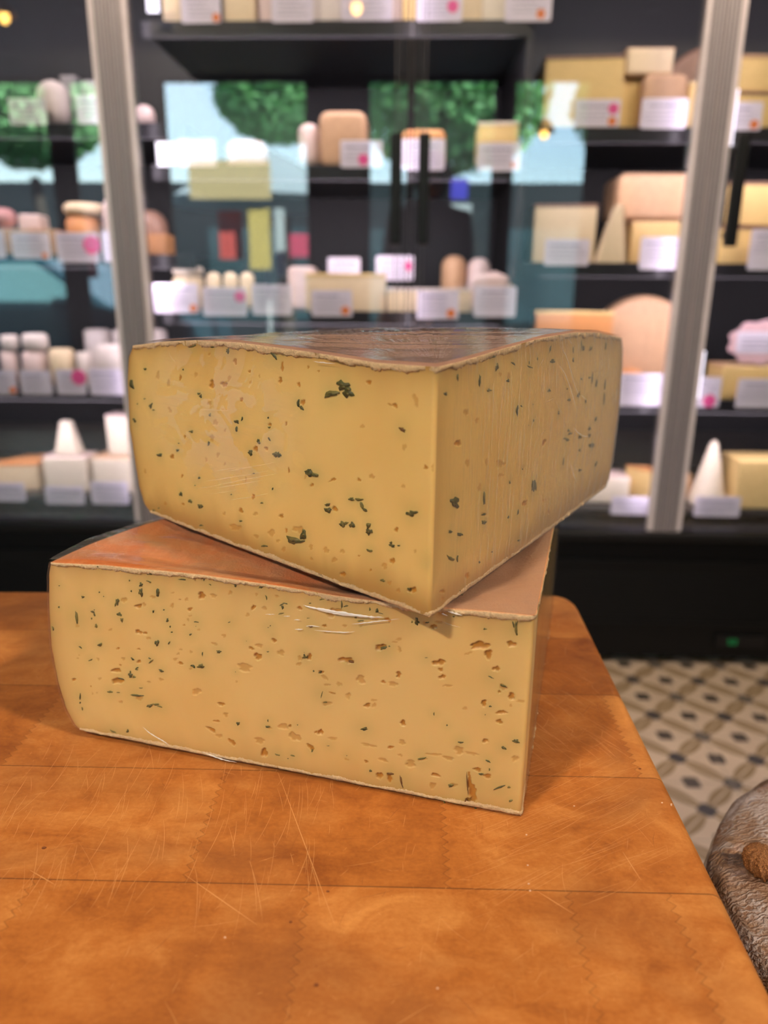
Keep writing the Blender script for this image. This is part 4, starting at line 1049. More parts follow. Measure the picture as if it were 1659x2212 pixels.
    insT = interp(TT, ins); rs_ = (Lp-insT); XYs = tip+dirs*rs_[..., None]
    z1_ = ztop_at(np.ones_like(phi), phi, Lp); zb1 = interp(LA, botA)*(1-sm(phi))+interp(LB, botB)*sm(phi)
    Zs = zb1+TT*(z1_-zb1); bump_ = lump(phi*1.3, TT*.4)*.0006*np.minimum(1, np.minimum(TT, 1-TT)*8)
    XYs = XYs+dirs*bump_[..., None]
    addgrid(np.concatenate([np.broadcast_to(XYs, (nphi, 40, 2)), (z0+np.broadcast_to(Zs, (nphi, 40)))[..., None]], -1), True, .35)
    rb = rho*(Lp-i0); XYb = tip+dirs*rb[..., None]; Zb = interp(rho*LA, botA)*(1-sm(phi))+interp(rho*LB, botB)*sm(phi)
    addgrid(np.concatenate([XYb, (z0+Zb)[..., None]], -1), True, .5)
    nU = int((LA+LB)/.0005); Ul = np.linspace(-LA, LB, nU)
    for where in ('top', 'bot'):
        th = .0023 if where == 'top' else .0016
        prof = [(0, 0), (.0003, 0), (.00055, .25), (.0006, .6), (.0005, .88), (.0001, 1.0), (-.0004, 1.02)]
        n1, n2 = vnoise(nU, seed+7, 6, 60), vnoise(nU, seed+9, 6, 90)
        rows = []
        for a_, b_ in prof:
            t_ = 1.0 if where == 'top' else 0.0
            Pp, Zz, _, Nn = path(Ul, np.full(nU, t_))
            o_ = a_*(1+.6*n2) if a_ > 0 else a_
            d_ = th*b_*(1+.34*n1+g.normal(0, .10, nU))
            if a_ > 0: o_ = o_+g.normal(0, .00006, nU)
            zz = z0+Zz+(-d_ if where == 'top' else d_)+(.0001 if where == 'top' else 0)
            rows.append(np.concatenate([Pp+Nn*np.asarray(o_)[..., None], zz[..., None]], -1))
        cr_ = np.array([.15, .5, 1, 1, 1, .9, .9])[:, None]
        addgrid(np.stack(rows), where == 'bot', cr_)
    mesh_np('rind', np.concatenate(VV), FF, [m_r], None, root, {'rnd': ('FLOAT_COLOR', np.concatenate(RN))}, True, org)
    # ---- cling film
    VV, FF, FA, FU = [], [], [], []; off0 = 0
    def addfilm(X, flip, col, uv):
        nonlocal off0
        nr, nc = X.shape[:2]; VV.append(X.reshape(-1, 3)); FF.extend(gridf(nr, nc, off0, flip)); off0 += nr*nc
        c = np.zeros((nr, nc, 4)); c[..., :3] = col; c[..., 3] = 1; FA.append(c.reshape(-1, 4)); u = np.zeros((nr, nc, 3)); u[..., :2] = uv; FU.append(u.reshape(-1, 3))
    Uf = np.concatenate([-np.arange(LA+.0006, C_, -.0011), np.linspace(-C_, C_, 7), np.arange(C_+.001, LB+.0006, .0011)])
    Tf = np.linspace(.0, 1, 90)
    P, Z, s, N = path(Uf[None, :], Tf[:, None])
    wr = .0009+.00005*vnoise(len(Uf), seed+21, 3, 14)[None, :]
    col = np.zeros(P.shape[:2]+(3,)); isB = (Uf > 0)[None, :]
    col[..., 0] = .015+isB*(.04+.20*np.clip(np.abs(Uf)/.20, 0, 1)**1.3)[None, :]
    col[..., 1] = streakB*isB*np.clip(np.abs(Uf)/.05, 0, 1)[None, :]
    if patch_c:
        c0 = on_plane(patch_c[0], patch_c[1], tip, dA)
        col[..., 2] = (~isB)*np.exp(-(((s-c0[0])/patch_c[2])**2+((z0+Z-c0[1])/patch_c[3])**2)**2)
    uvv = np.stack([np.broadcast_to(Uf[None, :], s.shape), Z], -1)
    addfilm(np.concatenate([P+N*wr[..., None], (z0+Z)[..., None]], -1), False, col, uvv)
    rr = rho*(Lp-i1+.0008); XY = tip+dirs*rr[..., None]
    tn = (.0003 if tent.get('dish', 0) else .0009)+.0003*(1+lump(XY[..., 0]*1.3, XY[..., 1]*1.3))+tent.get('h', 0)*np.exp(-((rho-tent.get('rho', .8))/.16)**2)*np.exp(-((phi-tent.get('phi', .2))/.09)**2)
    fn = np.stack([vnoise(nphi, seed+60+q, 4, 26) for q in range(6)], 1); fold = tent.get('fold', .0003)*np.stack([np.interp(np.linspace(0, 5, nrho), np.arange(6), fn[i]) for i in range(nphi)])*(.35+rho)
    yl = vnoise(500, seed+80, 5, 30); fold = fold*.35+tent.get('fold', .0003)*.8*np.interp(XY[..., 1]+.15*XY[..., 0]+.004*lump(XY[..., 0], XY[..., 1]), np.linspace(.15, .6, 500), yl)
    Zt2 = ztop_at(rho, phi, Lp)+tn+fold*edgew*(1 if tent.get('dish', 0) == 0 else (phi < .2)) - tent.get('dish', 0)*sm(np.minimum(np.minimum(phi, 1-phi)*rho*Lp*1.57/.018, 1))*sm((1-rho)*8)*sm((rho-.06)/.22)
    addfilm(np.concatenate([XY, (z0+Zt2)[..., None]], -1), False, (.05, .25, 0), np.stack([XY[..., 1], XY[..., 0]], -1))
    XYs2 = tip+dirs*(Lp-insT+.0012+.0003*np.sin(phi*90)*np.ones_like(TT))[..., None]
    addfilm(np.concatenate([np.broadcast_to(XYs2, (nphi, 40, 2)), (z0+np.broadcast_to(Zs, (nphi, 40)))[..., None]], -1), True, (.05, .2, 0), np.stack([np.broadcast_to(phi*.3, (nphi, 40)), np.broadcast_to(TT*.09, (nphi, 40))], -1))
    FM = [0]*len(FF)
    for side, ox, oy, scl, wpx, mi, pts in creases:
        d = dA if side == 'A' else dB; nn = nA if side == 'A' else nB
        L3 = []
        for x, y in pts:
            c0 = on_plane(ox+x/scl, oy+y/scl, tip, d); S_ = max(c0[0], .003); L3.append(np.array([tip[0]+d[0]*S_+nn[0]*.0013, tip[1]+d[1]*S_+nn[1]*.0013, c0[1]]))
        # smooth the polyline
        q = np.array(L3); n_ = max(8, len(q)*5); tt = np.linspace(0, len(q)-1, n_); q = np.stack([np.interp(tt, np.arange(len(q)), q[:, k]) for k in range(3)], 1)
        for _ in range(3): q[1:-1] = (q[:-2]+2*q[1:-1]+q[2:])/4
        q += np.array([0, 0, 1])*(g.normal(0, .00005, (n_, 1)))
        w = wpx*.00023*np.sin(np.linspace(.08, pi-.08, n_))*(1+.25*g.normal(0, 1, n_)).clip(.3, 2)
        tg = np.gradient(q, axis=0); tg /= np.linalg.norm(tg, axis=1)[:, None]; n3 = np.array([nn[0], nn[1], 0]); sd = np.cross(tg, n3)
        ring = [q-sd*w[:, None], q+n3*w[:, None]*(.7 if mi == 1 else .25), q+sd*w[:, None]]
        X = np.stack(ring); nf = len(FF); addfilm(X, False, (0, 0, 0), np.zeros((3, n_, 2))); FM += [mi]*(len(FF)-nf)
    mesh_np('plastic_wrap', np.concatenate(VV), FF, [m_film, m_cr1, m_cr2], FM, root, {'film': ('FLOAT_COLOR', np.concatenate(FA)), 'fuv': ('FLOAT_VECTOR', np.concatenate(FU))}, True, org, )
    return root

# marks read off the cut faces: (x, y, rx, ry, angle, faint) in the units of each close-up
f = 'f'
HA = [(660,550,14,28),(1222,385,16,38),(1368,488,12,16),(1378,600,14,18,0,f),(985,620,28,45,-20),(1105,620,32,30),(1160,560,14,42,15,f),(1470,535,10,20,0,f),(1285,775,16,26),(555,885,20,30,-30,f),(1020,1010,24,35,0,f),(1120,1090,12,20,0,f),
 (705,1155,12,16),(1430,1280,30,24,20),(575,1360,18,30),(678,1555,12,18),(1330,1590,14,26,0,f),(1405,1770,18,26),(985,1170,28,34,0,f),(1045,1340,20,24,0,f),(1540,1275,18,18),(1575,1030,16,20),(960,310,12,16,0,f),(430,530,22,40,0,f),(540,610,20,34,0,f),
 (690,1845,14,14),(960,815,20,28,0,f),(925,1390,14,24,0,f),(1115,1435,12,20,0,f),(300,1510,14,24,0,f),(510,1840,20,16,0,f),(820,520,16,30,0,f)]
GA = [(300,460,14,10),(160,615,18,50,-10),(690,465,6,10),(1148,275,16,26),(785,225,34,12,-15),(990,235,24,8),(1620,320,12,50,-35),(850,712,18,12),(870,738,12,18),(360,835,14,26,15),(385,880,12,8,0,f),(295,765,10,5),(190,985,12,28,-35),(1238,998,26,18,20),
 (1237,1075,12,32,5),(1295,970,8,24,10),(775,1100,20,14),(965,930,12,18,0,f),(955,1220,10,22),(450,1340,26,16),(632,1292,16,12),(645,1220,8,5),(1380,1318,20,32,-10),(1640,1335,30,24),(1465,1205,14,28,-20),(1572,1180,6,22,-35),(1560,958,7,9),(1570,1058,14,10),
 (665,1742,16,20),(765,1815,22,16,30),(865,1868,24,24),(1183,1745,8,6),(1412,1530,12,6),(1605,1690,5,10),(855,1575,12,12),(812,1652,6,5),(222,818,6,5),(1495,1830,14,8,0,f),(440,1885,8,6)]
HB = [(203,300,14,42,5),(186,422,18,26),(437,305,8,18),(530,338,10,10),(350,460,14,22),(978,443,20,24),(1215,650,24,20),(1170,640,18,8,20),(238,810,8,24),(920,835,20,18,20,f),(1400,600,22,60,-10,f),(1298,1020,18,34,0,f),(1490,1200,16,22),(1565,1210,24,32,0,f),
 (262,1230,8,28),(660,1310,22,14,-20),(630,1325,14,6,-20),(890,1315,16,16,20),(1005,1285,26,24,0,f),(467,1362,16,16),(1290,1370,16,22,0,f),(410,1285,10,26,0,f),(670,1575,28,20),(195,1640,18,14),(385,620,20,28)]
GB = [(645,540,62,26,-14),(745,465,50,40,20),(795,525,44,44,30),(125,190,10,48,-38),(348,625,12,34),(380,670,10,20,-40),(1280,862,34,14,35,'b'),(90,945,5,18,-30),(150,1085,22,18),(178,1090,16,20),(445,1255,34,26,20),(495,1270,36,16,20,f),(440,1230,20,14),
 (610,1535,20,10,-15),(615,1585,28,20),(825,1485,24,14,10),(890,1490,34,10,10,f),(920,1545,12,32,-20),(945,1582,22,10,30),(1355,1615,42,24),(1390,1605,34,12),(120,1390,4,8)]
GC = [(740,550,18,26,-10),(775,540,20,10,-20),(830,558,26,22),(975,560,16,24,0,f),(985,615,28,24),(1190,742,26,12,20),(1180,715,10,12),(1250,740,12,6),(990,788,30,10,15),(1512,888,46,12,5),(1105,1052,20,10,20),(300,690,48,30,10,f),(395,650,24,38,15),(355,705,50,14),
 (395,605,10,10),(45,745,30,5,-5),(1340,1130,14,10)]
HC = [(350,600,50,34,0,f),(110,630,26,30,-40,f),(165,700,18,16,0,f),(217,775,20,20,0,f),(460,755,20,24,0,f),(595,785,26,28,0,f),(740,795,20,20,0,f),(668,870,24,22,0,f),(465,860,14,16,0,f),(745,1000,24,22),(240,607,10,18),(1225,600,18,20),(1190,880,22,28),(1120,925,24,28,0,f),
 (995,962,10,12),(1370,1140,36,28),(1245,1145,20,18,0,f),(1165,1075,26,16,0,f),(890,835,10,8),(1395,790,14,14,0,f)]
H2 = [(612,1088,28,16,0,f),(795,1115,16,16,0,f),(720,1135,12,10,0,f),(845,1030,14,10,0,f),(640,1003,10,14),(715,1020,12,10,0,f),(555,1018,8,10,0,f)]
G2 = [(437,1078,8,4),(760,1183,16,4),(640,1055,8,4),(195,1002,8,6)]
GD = [(1058,135,8,34,12),(1343,125,10,24),(1328,100,4,45),(1535,110,6,32,8),(1255,140,4,30),(1255,228,6,20),(1405,130,10,26,20,f),(950,218,7,24,5),(745,257,22,7,35),(1080,238,20,18),(885,288,26,8,25),(880,250,6,20,0,f),(605,290,14,32,10),(560,200,30,10),(458,400,10,45,5),
 (268,375,8,30,0,f),(120,345,20,14,0,f),(168,515,16,14),(700,405,14,12),(1050,490,14,12),(1327,388,8,10),(1418,385,6,40,5),(1455,425,6,36,8),(1397,378,12,8,0,f),(1528,440,5,42,5),(1520,560,6,50,3),(1302,525,12,24,25),(1218,568,14,10),(1362,578,6,18,10),(777,655,11,42,5),
 (812,622,5,12,-30),(912,605,5,5),(540,485,18,10,0,f),(1205,473,6,8),(1130,680,9,18),(918,745,9,24),(875,785,6,8),(1215,828,10,12),(1228,855,20,10,-20,f),(1195,900,28,10,15),(1205,915,14,6),(1397,812,10,14,20),(1395,870,10,16,0,f),(1315,885,14,14),(1415,950,28,10,-10),(1415,967,26,8,-5),
 (1312,998,10,12),(1450,730,7,20,20),(1172,1095,5,28,5),(1315,1168,14,10),(1450,1115,8,28,20,f),(823,1158,6,6),(715,1270,6,16),(910,1300,10,50,5),(922,1305,10,55,2),(936,1300,8,50,-2),(497,1410,8,45,3),(245,1440,34,44,-10),(495,1545,16,8,-20),(785,1525,6,26,12),(705,1565,6,8)]
HD = [(345,675,22,28,0,f),(435,745,20,20,0,f),(275,938,24,28,30),(705,365,14,26,0,f),(635,350,14,18,0,f),(1008,930,14,32,15),(355,1105,18,34,0,f),(518,1095,14,26,0,f),(635,1115,40,28,-15,f),(640,1210,26,14,-20,f),(460,1315,18,34,0,f),(1225,440,10,20,0,f),(850,1450,12,24,30),(1010,1425,24,8,0,f),(1045,1525,8,14)]
G3 = [(590,1195,6,40),(370,1413,12,10),(432,1432,18,10),(375,1590,26,10,25),(415,1590,6,22),(445,1810,10,18),(815,1470,12,6,-30),(560,1612,6,8),(640,1545,6,4),(745,1322,5,6),(590,1350,16,12)]
H3 = [(588,1300,18,12,0,f),(850,1230,12,18,30),(480,1700,12,22),(318,1802,16,12),(320,1850,14,10,0,f),(1010,1285,6,14)]
upper_marks = [('A',250,700,4.74,'h',HA),('A',560,720,4.1475,'h',HB),('A',560,1000,4.1475,'h',HC),('A',250,680,2.37,'h',H2),('B',920,720,3.95,'h',HD),('B',850,680,3.0164,'h',H3),
               ('A',250,700,4.74,'g',GA),('A',560,720,4.1475,'g',GB),('A',560,1000,4.1475,'g',GC),('A',250,680,2.37,'g',G2),('B',920,720,3.95,'g',GD),('B',850,680,3.0164,'g',G3)]
GE = [(155,360,8,4),(438,495,18,14),(152,615,8,12),(365,745,13,72,-6),(555,672,22,12,20),(575,705,10,26,-20),(543,752,10,12),(575,648,6,6),(635,438,8,8),(685,488,6,5),(850,552,20,38,5),(828,580,10,30,15,f),(875,703,34,20,25),(905,770,16,24,-10,f),(597,840,14,22,-10),(992,298,6,10),
 (1015,425,8,10),(1130,345,18,24),(1130,440,24,44,-12),(1334,445,18,50),(1240,215,36,14),(1265,180,60,12,15,f),(1225,310,28,6,20),(1242,322,8,8),(600,130,36,8),(1410,230,24,6,0,f),(1278,668,10,16),(1405,648,10,8),(1448,775,14,22),(1480,848,9,12),(1500,915,12,8),
 (640,1065,30,16,-25),(407,1095,22,6,35),(1320,1045,26,32),(1465,1042,8,20,30),(528,1248,24,6,-20),(1030,1238,24,8,40),(1250,1265,34,8,-40),(1235,1230,16,5,25),(1080,1345,22,6,-30),(1078,1362,18,5,10),(1005,1430,24,26),(1050,1450,18,14),(1005,1395,8,20),(1375,1378,24,11,25),(895,1470,34,7,15),
 (760,1628,34,10,5,f),(860,1635,18,4,0,f),(1070,1670,78,12,5),(1235,1795,34,16,-10),(1310,1780,36,13),(1360,1805,30,6,18),(404,1690,6,36,3),(404,1758,9,9),(430,1830,6,20,-8,f),(970,2097,12,18,25),(800,2105,34,8,20,f),(80,870,10,26,-15,f),(1130,1583,20,4,0,f)]
HE = [(928,535,34,34,0,f),(1100,608,36,28),(1170,588,22,24,0,f),(1502,602,24,26,0,f),(765,890,24,16,0,f),(1100,915,38,26,20),(1180,928,24,18),(1220,990,26,18,0,f),(370,840,28,16,0,f),(855,1115,20,12),(1100,1120,22,10),(390,1190,12,10,0,f),(375,1230,14,10,0,f),(615,1240,18,18,0,f),(918,1235,28,16,0,f),
 (1105,1272,22,20),(883,1312,12,12),(835,1375,50,28),(850,1500,70,34,-10),(328,1485,20,20),(638,1472,20,16,0,f),(530,1562,10,10),(1370,1485,30,18,0,f),(1225,1512,24,12,0,f),(550,1650,12,14,0,f),(605,1640,14,8,0,f),(890,1750,24,16,0,f),(1110,1710,48,24,10,f),(1540,1240,30,16,0,f),(1605,1290,34,16),
 (1605,1125,18,14,0,f),(1272,498,30,20,0,f),(1510,448,20,12,0,f)]
GF = [(712,68,22,24),(1020,98,26,14,-30),(410,70,16,6,30),(335,10,6,22),(1083,220,8,26,-20),(80,8,44,7,5),(1260,310,34,7,-25),(1310,295,34,8,15),(1275,340,14,24,-20),(1260,415,34,8,-10,f),(1605,292,14,6),(245,515,28,7,5),(640,518,22,7,-25),(175,665,18,10,-20),(1130,560,22,14,-60),(1105,582,28,8,-10),(1157,672,14,7,20),(845,743,8,7),
 (1100,872,20,6,-5),(316,898,6,22,5),(513,872,28,18),(300,1045,42,24),(205,1042,30,13,30),(1540,925,30,40,-10),(1535,880,10,24),(1612,578,52,18,0,'b'),(1645,1103,10,10),(745,1730,20,20),(1095,1768,26,12,10),(1100,1695,6,16),(1215,2105,34,8,15,f),(1395,2112,28,7,15,f),(1340,2148,7,6),
 (1630,2058,7,14,20),(1455,1745,8,8),(240,568,5,4),(712,1113,5,4),(1580,470,18,5,0,f)]
HF = [(308,205,48,36,20),(448,205,40,24,0,f),(127,250,24,20,0,f),(45,252,12,8),(165,368,30,20),(170,445,20,12,0,f),(145,490,12,24,-30,f),(98,555,14,10),(275,608,16,14,0,f),(650,170,28,24,0,f),(925,345,24,30,30),(858,432,28,20,0,f),(962,190,20,18,0,f),(1208,212,28,16,0,f),(1480,352,26,20),(1058,350,26,24,0,f),
 (575,680,30,18,0,f),(460,780,40,18,10,f),(180,875,14,24,-35,f),(25,900,22,12,0,f),(900,832,30,18,15),(995,800,40,28,0,f),(980,930,50,38),(1175,738,28,26),(1255,885,50,30,15,f),(1595,935,28,40),(1485,950,28,36,0,f),(1470,1020,34,22,-20,f),(55,1015,34,14),(175,1075,20,14,0,f),(820,1060,95,46,15,f),
 (245,1350,50,40,0,f),(540,1500,36,24,10),(595,1625,34,24,20,f),(485,1703,42,14),(420,1805,54,24,28),(515,1880,40,24,20,f),(670,1955,50,26,40),(1285,1765,54,40,20,f),(1363,1760,20,16),(1420,1890,70,50,30,f),(1120,1780,26,20,0,f),(1000,1935,66,34,10,f),(1055,2080,34,60,-5),(1605,2010,44,26,40),(725,1230,18,12,0,f)]
GG = [(520,138,10,46),(565,152,26,9,-10),(640,72,32,16,-25,'b'),(920,205,16,26),(960,235,28,4,15),(838,190,10,18),(680,275,12,24,10),(735,320,40,9,-5,f),(1375,330,24,44,-5),(1318,332,10,14,0,f),(1490,342,20,7,-10),(1000,635,42,18,-10),(1060,608,18,16,0,f),(1480,740,22,4),(198,892,9,12),(272,905,16,10,-25),
 (330,1245,20,7),(290,1160,5,40,15,f),(770,1548,44,20,-8),(1565,1380,6,16),(365,1742,18,4),(180,1803,8,12),(574,1854,6,5),(1430,1890,46,8,-12),(845,2028,16,12,25),(290,75,26,7,-10,f),(160,120,12,6,0,f),(625,788,36,11,15,'b'),(1070,2060,38,10,0,'b'),(1195,2150,10,66,-12,'b')]
HG = [(40,180,20,16),(320,378,26,16),(550,380,24,18,0,f),(430,230,80,56,-15,f),(360,447,40,16,0,f),(915,300,28,24,0,f),(1040,312,36,24,15),(740,365,26,26,0,f),(1550,390,30,24),(960,620,56,36,-10),(1165,530,40,16,0,f),(1120,562,30,12,0,f),(1175,645,20,34,-30,f),(575,768,80,34,5),(285,905,28,20),(320,960,50,20,45,f),
 (350,1050,34,16,0,f),(490,1040,40,20,30,f),(735,990,52,48,0,f),(1165,935,30,34),(990,1018,24,18),(1100,1040,56,28,20,f),(410,1145,36,12,10),(590,1175,34,32,0,f),(345,1262,54,28,10,f),(808,1285,38,24),(885,1285,26,26,0,f),(880,1225,34,14,0,f),(1215,1485,32,32,-15),(275,1590,32,32,20),(225,1587,20,12,-15),(415,1660,60,16,5,f),
 (1205,1705,44,28,15,f),(1075,1760,40,16,3),(165,1760,52,22,40),(795,1923,26,14,25),(990,1905,52,22,25,f),(1300,1950,62,40,0,f),(1180,1850,30,14,25,f),(948,2085,34,40),(1060,2110,30,50,-10),(570,1895,34,12,15,f),(1430,1900,50,20,-12,f),(820,1735,90,16,10,f)]
GH = [(1030,190,16,60,-8),(1005,140,7,34,-12),(1040,130,7,26,12),(710,185,16,8,0,f),(770,685,32,6,28),(900,778,32,8,20),(765,990,14,7),(712,1077,5,5),(180,1065,6,12),(315,1185,7,8),(1030,1350,34,18,10),(905,1420,26,12,25),(460,1365,28,7),(740,1558,24,8,25),(757,1645,6,14,0,f),(670,1695,24,9),
 (855,1832,54,7,-20),(958,1830,14,9),(975,1972,20,9,-25),(352,1812,28,16,5),(285,1985,14,5,50),(610,2050,9,4),(50,1530,40,8,-10,f),(385,55,12,7),(526,1790,5,100,-3,'b'),(500,1985,6,40,30,'b')]  # closing brown slivers paint the shade along the crack's deep edge
HH = [(172,165,34,24),(90,128,34,18,0,f),(232,118,36,20,0,f),(655,360,105,38,-8),(535,440,40,14,-15,f),(985,345,44,32,10),(745,450,44,42),(232,535,64,32),(250,608,30,18),(265,685,36,22),(330,780,30,18,0,f),(290,775,22,10,0,f),(826,600,34,28),(900,795,40,32,0,f),(860,842,16,16),(985,890,38,34,10),(1085,940,58,12,8,f),
 (698,960,30,32),(500,1012,30,14,0,f),(880,1055,52,20),(858,1152,36,22),(975,985,18,14,0,f),(712,1350,28,22),(440,1450,50,42,0,f),(570,1480,70,16,15,f),(1020,1535,30,36,0,f),(632,1650,40,22),(735,1720,44,22,22),(195,1705,42,20,10),(165,1815,40,28,0,f),(385,1810,46,18,10,f),(330,1530,50,24,15,f),(180,1490,80,14,5,f),
 (550,1760,20,70,-6),(565,1840,34,80,-6),(585,1910,42,70,0),(545,1980,50,40,0)]
lower_marks = [('A',100,1200,5.53,'h',HE),('A',380,1250,5.53,'h',HF),('A',640,1280,5.267,'h',HG),('A',900,1320,4.81,'h',HH),
               ('A',100,1200,5.53,'g',GE),('A',380,1250,5.53,'g',GF),('A',640,1280,5.267,'g',GG),('A',900,1320,4.81,'g',GH)]
cr_r = random.Random(4)
D_ = lambda w, mi, *pts: ('B', 920, 720, 3.95, w, mi, pts)
upper_creases = [D_(.9,1,(1120,95),(1175,190),(1210,300),(1240,420),(1290,540),(1305,605)), D_(.8,1,(1190,40),(1225,90)), D_(1,1,(1105,255),(1160,330),(1200,430),(1240,560),(1275,690)), D_(.7,2,(1160,140),(1200,250),(1235,370),(1300,480)),
  D_(.8,2,(1080,570),(1120,640),(1160,750)), D_(1.1,1,(1240,800),(1280,850),(1330,880),(1375,878)), D_(.9,2,(1000,590),(1080,545)), D_(.8,2,(930,300),(995,200)), D_(1,1,(1210,1090),(1240,1200),(1262,1255)), D_(.8,2,(1180,1090),(1200,1200)),
  D_(.7,2,(1215,1090),(1260,1160),(1300,1185)), D_(.8,2,(1525,610),(1600,515)), D_(.8,2,(860,830),(925,690)), D_(.7,2,(1280,1290),(1300,1430)), D_(.7,2,(1170,1200),(1185,1310)), D_(.7,1,(1300,520),(1355,572)), D_(.6,2,(1300,60),(1320,180)), D_(.6,2,(1380,330),(1520,315))]
for k in range(46):
    x0, y0 = cr_r.uniform(840, 1300), cr_r.uniform(820, 1250); ln = cr_r.uniform(120, 420); s_ = (x0-1180)*.06-20
    upper_creases.append(D_(cr_r.uniform(.25, .6), 2, (x0, y0), (x0+s_*.3, y0+ln*.5), (x0+s_*.9, y0+ln)))
for k in range(26):
    x0, y0 = cr_r.uniform(900, 1560), cr_r.uniform(150, 900); a = R(cr_r.choice([cr_r.gauss(75, 10), cr_r.gauss(-45, 12)])); ln = cr_r.uniform(30, 110)
    upper_creases.append(D_(cr_r.uniform(.2, .45), 2, (x0, y0), (x0+ln*cos(a)*.5+4, y0+ln*sin(a)*.5), (x0+ln*cos(a), y0+ln*sin(a))))
upper_creases += [('A',560,720,4.1475,.8,1,[(505,250),(560,257),(620,264),(700,270)]), ('A',560,720,4.1475,.5,2,[(1180,300),(1260,330)]), ('A',250,700,4.74,.5,2,[(880,870),(1050,880),(1215,882)]), ('A',250,700,4.74,.5,2,[(560,270),(590,340),(640,395)])]
for k in range(14):
    x0, y0 = cr_r.uniform(820, 1250), cr_r.uniform(1480, 1800); ln = cr_r.uniform(200, 520)
    upper_creases.append(('A',250,700,4.74,cr_r.uniform(.25,.5),2,[(x0,y0),(x0+ln*.5,y0-ln*.07),(x0+ln,y0-ln*.17)]))
G_ = lambda w, mi, *pts: ('A', 640, 1280, 5.267, w, mi, pts)
lower_creases = [G_(3.2,1,(90,130),(180,158),(330,185),(500,215),(700,245),(880,268),(1010,266)), G_(2.0,1,(300,196),(480,228),(640,246),(820,262)), G_(1.2,1,(640,345),(800,330),(960,310),(1180,285)), G_(.8,2,(640,350),(850,325),(1000,300)), G_(1.1,1,(215,415),(400,430),(560,440),(680,428)),
  G_(.9,1,(0,405),(90,405)), G_(1.0,1,(120,370),(180,362),(290,378)), G_(.7,1,(0,295),(50,297)), ('A',380,1250,5.53,.8,1,[(1300,435),(1380,433)]), ('A',380,1250,5.53,.9,1,[(1420,478),(1500,476)]), ('A',380,1250,5.53,.7,1,[(1080,410),(1200,413)]), ('A',380,1250,5.53,.9,1,[(1430,590),(1530,593)]),
  ('A',100,1200,5.53,1.3,1,[(1170,2030),(1260,2110),(1400,2190),(1480,2240)]), ('A',380,1250,5.53,1.5,1,[(330,2050),(450,2100),(600,2150),(740,2175)]), ('A',380,1250,5.53,.9,2,[(360,2040),(480,2085),(640,2130)]), ('A',900,1320,4.81,1.8,1,[(330,-10),(400,10),(480,32)]), ('A',900,1320,4.81,1.2,1,[(260,10),(330,38)]),
  ('A',900,1320,4.81,.7,2,[(240,80),(360,130),(480,160)])]

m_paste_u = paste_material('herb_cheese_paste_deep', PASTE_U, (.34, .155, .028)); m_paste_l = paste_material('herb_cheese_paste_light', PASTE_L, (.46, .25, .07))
m_rind_u = rind_material('brown_herb_rind', (.34, .17, .12), (.46, .26, .17), (.74, .53, .29), (.40, .22, .15))
m_rind_l = rind_material('orange_washed_herb_rind', (.72, .19, .035), (.60, .25, .10), (.78, .56, .32), (.44, .26, .16))
H0 = .0948
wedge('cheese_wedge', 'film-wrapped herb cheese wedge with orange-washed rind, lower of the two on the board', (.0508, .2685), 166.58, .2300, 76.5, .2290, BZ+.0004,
      [(0, H0-.0008), (.02, H0-.0012), (.05, H0-.0028), (.085, H0-.0022), (.11, H0-.0008), (.15, H0+.0003), (.20, H0-.0006), (.23, H0-.0024)], [(0, H0-.0008), (.1, H0-.0015), (.19, H0-.001), (.23, H0-.003)],
      [(0, .0006), (.04, .0010), (.08, .0014), (.12, .0020), (.15, .0020), (.19, .0024), (.23, .0032)], [(0, 0), (.23, .001)],
      [(0, .0105), (.03, .0075), (.12, .0038), (.28, .0012), (.5, 0), (.75, .0020), (.93, .0042), (1, .0062)],
      (m_paste_l, m_rind_l), (.00038, .0012, .00040), lower_marks, lower_creases, 3, dict(h=.004, rho=.88, phi=.085, dish=.0042, fold=.0006), None, .5)
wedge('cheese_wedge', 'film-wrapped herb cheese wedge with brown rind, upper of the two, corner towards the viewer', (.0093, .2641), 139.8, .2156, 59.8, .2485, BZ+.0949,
      [(0, .0958), (.03, .0953), (.07, .0971), (.118, .0985), (.155, .0978), (.184, .0958), (.216, .0922)], [(0, .0958), (.02, .0963), (.064, .0988), (.107, .1008), (.155, .1013), (.196, .0995), (.2485, .0942)],
      [(0, .0), (.02, -.0002), (.04, -.0004), (.075, -.0004), (.135, -.0004), (.19, 0), (.2156, .0006)], [(0, .0003), (.06, .0), (.14, -.0003), (.2, .0), (.2485, .0006)],
      [(0, .0145), (.04, .0085), (.15, .0042), (.28, .0025), (.5, 0), (.8, .0025), (.93, .0060), (1, .0120)],
      (m_paste_u, m_rind_u), (.00038, .00046, .00040), upper_marks, upper_creases, 8, dict(h=.001, rho=.9, phi=.5, dish=0, fold=.0008), (470, 900, .052, .034), 1.0, 1.0)

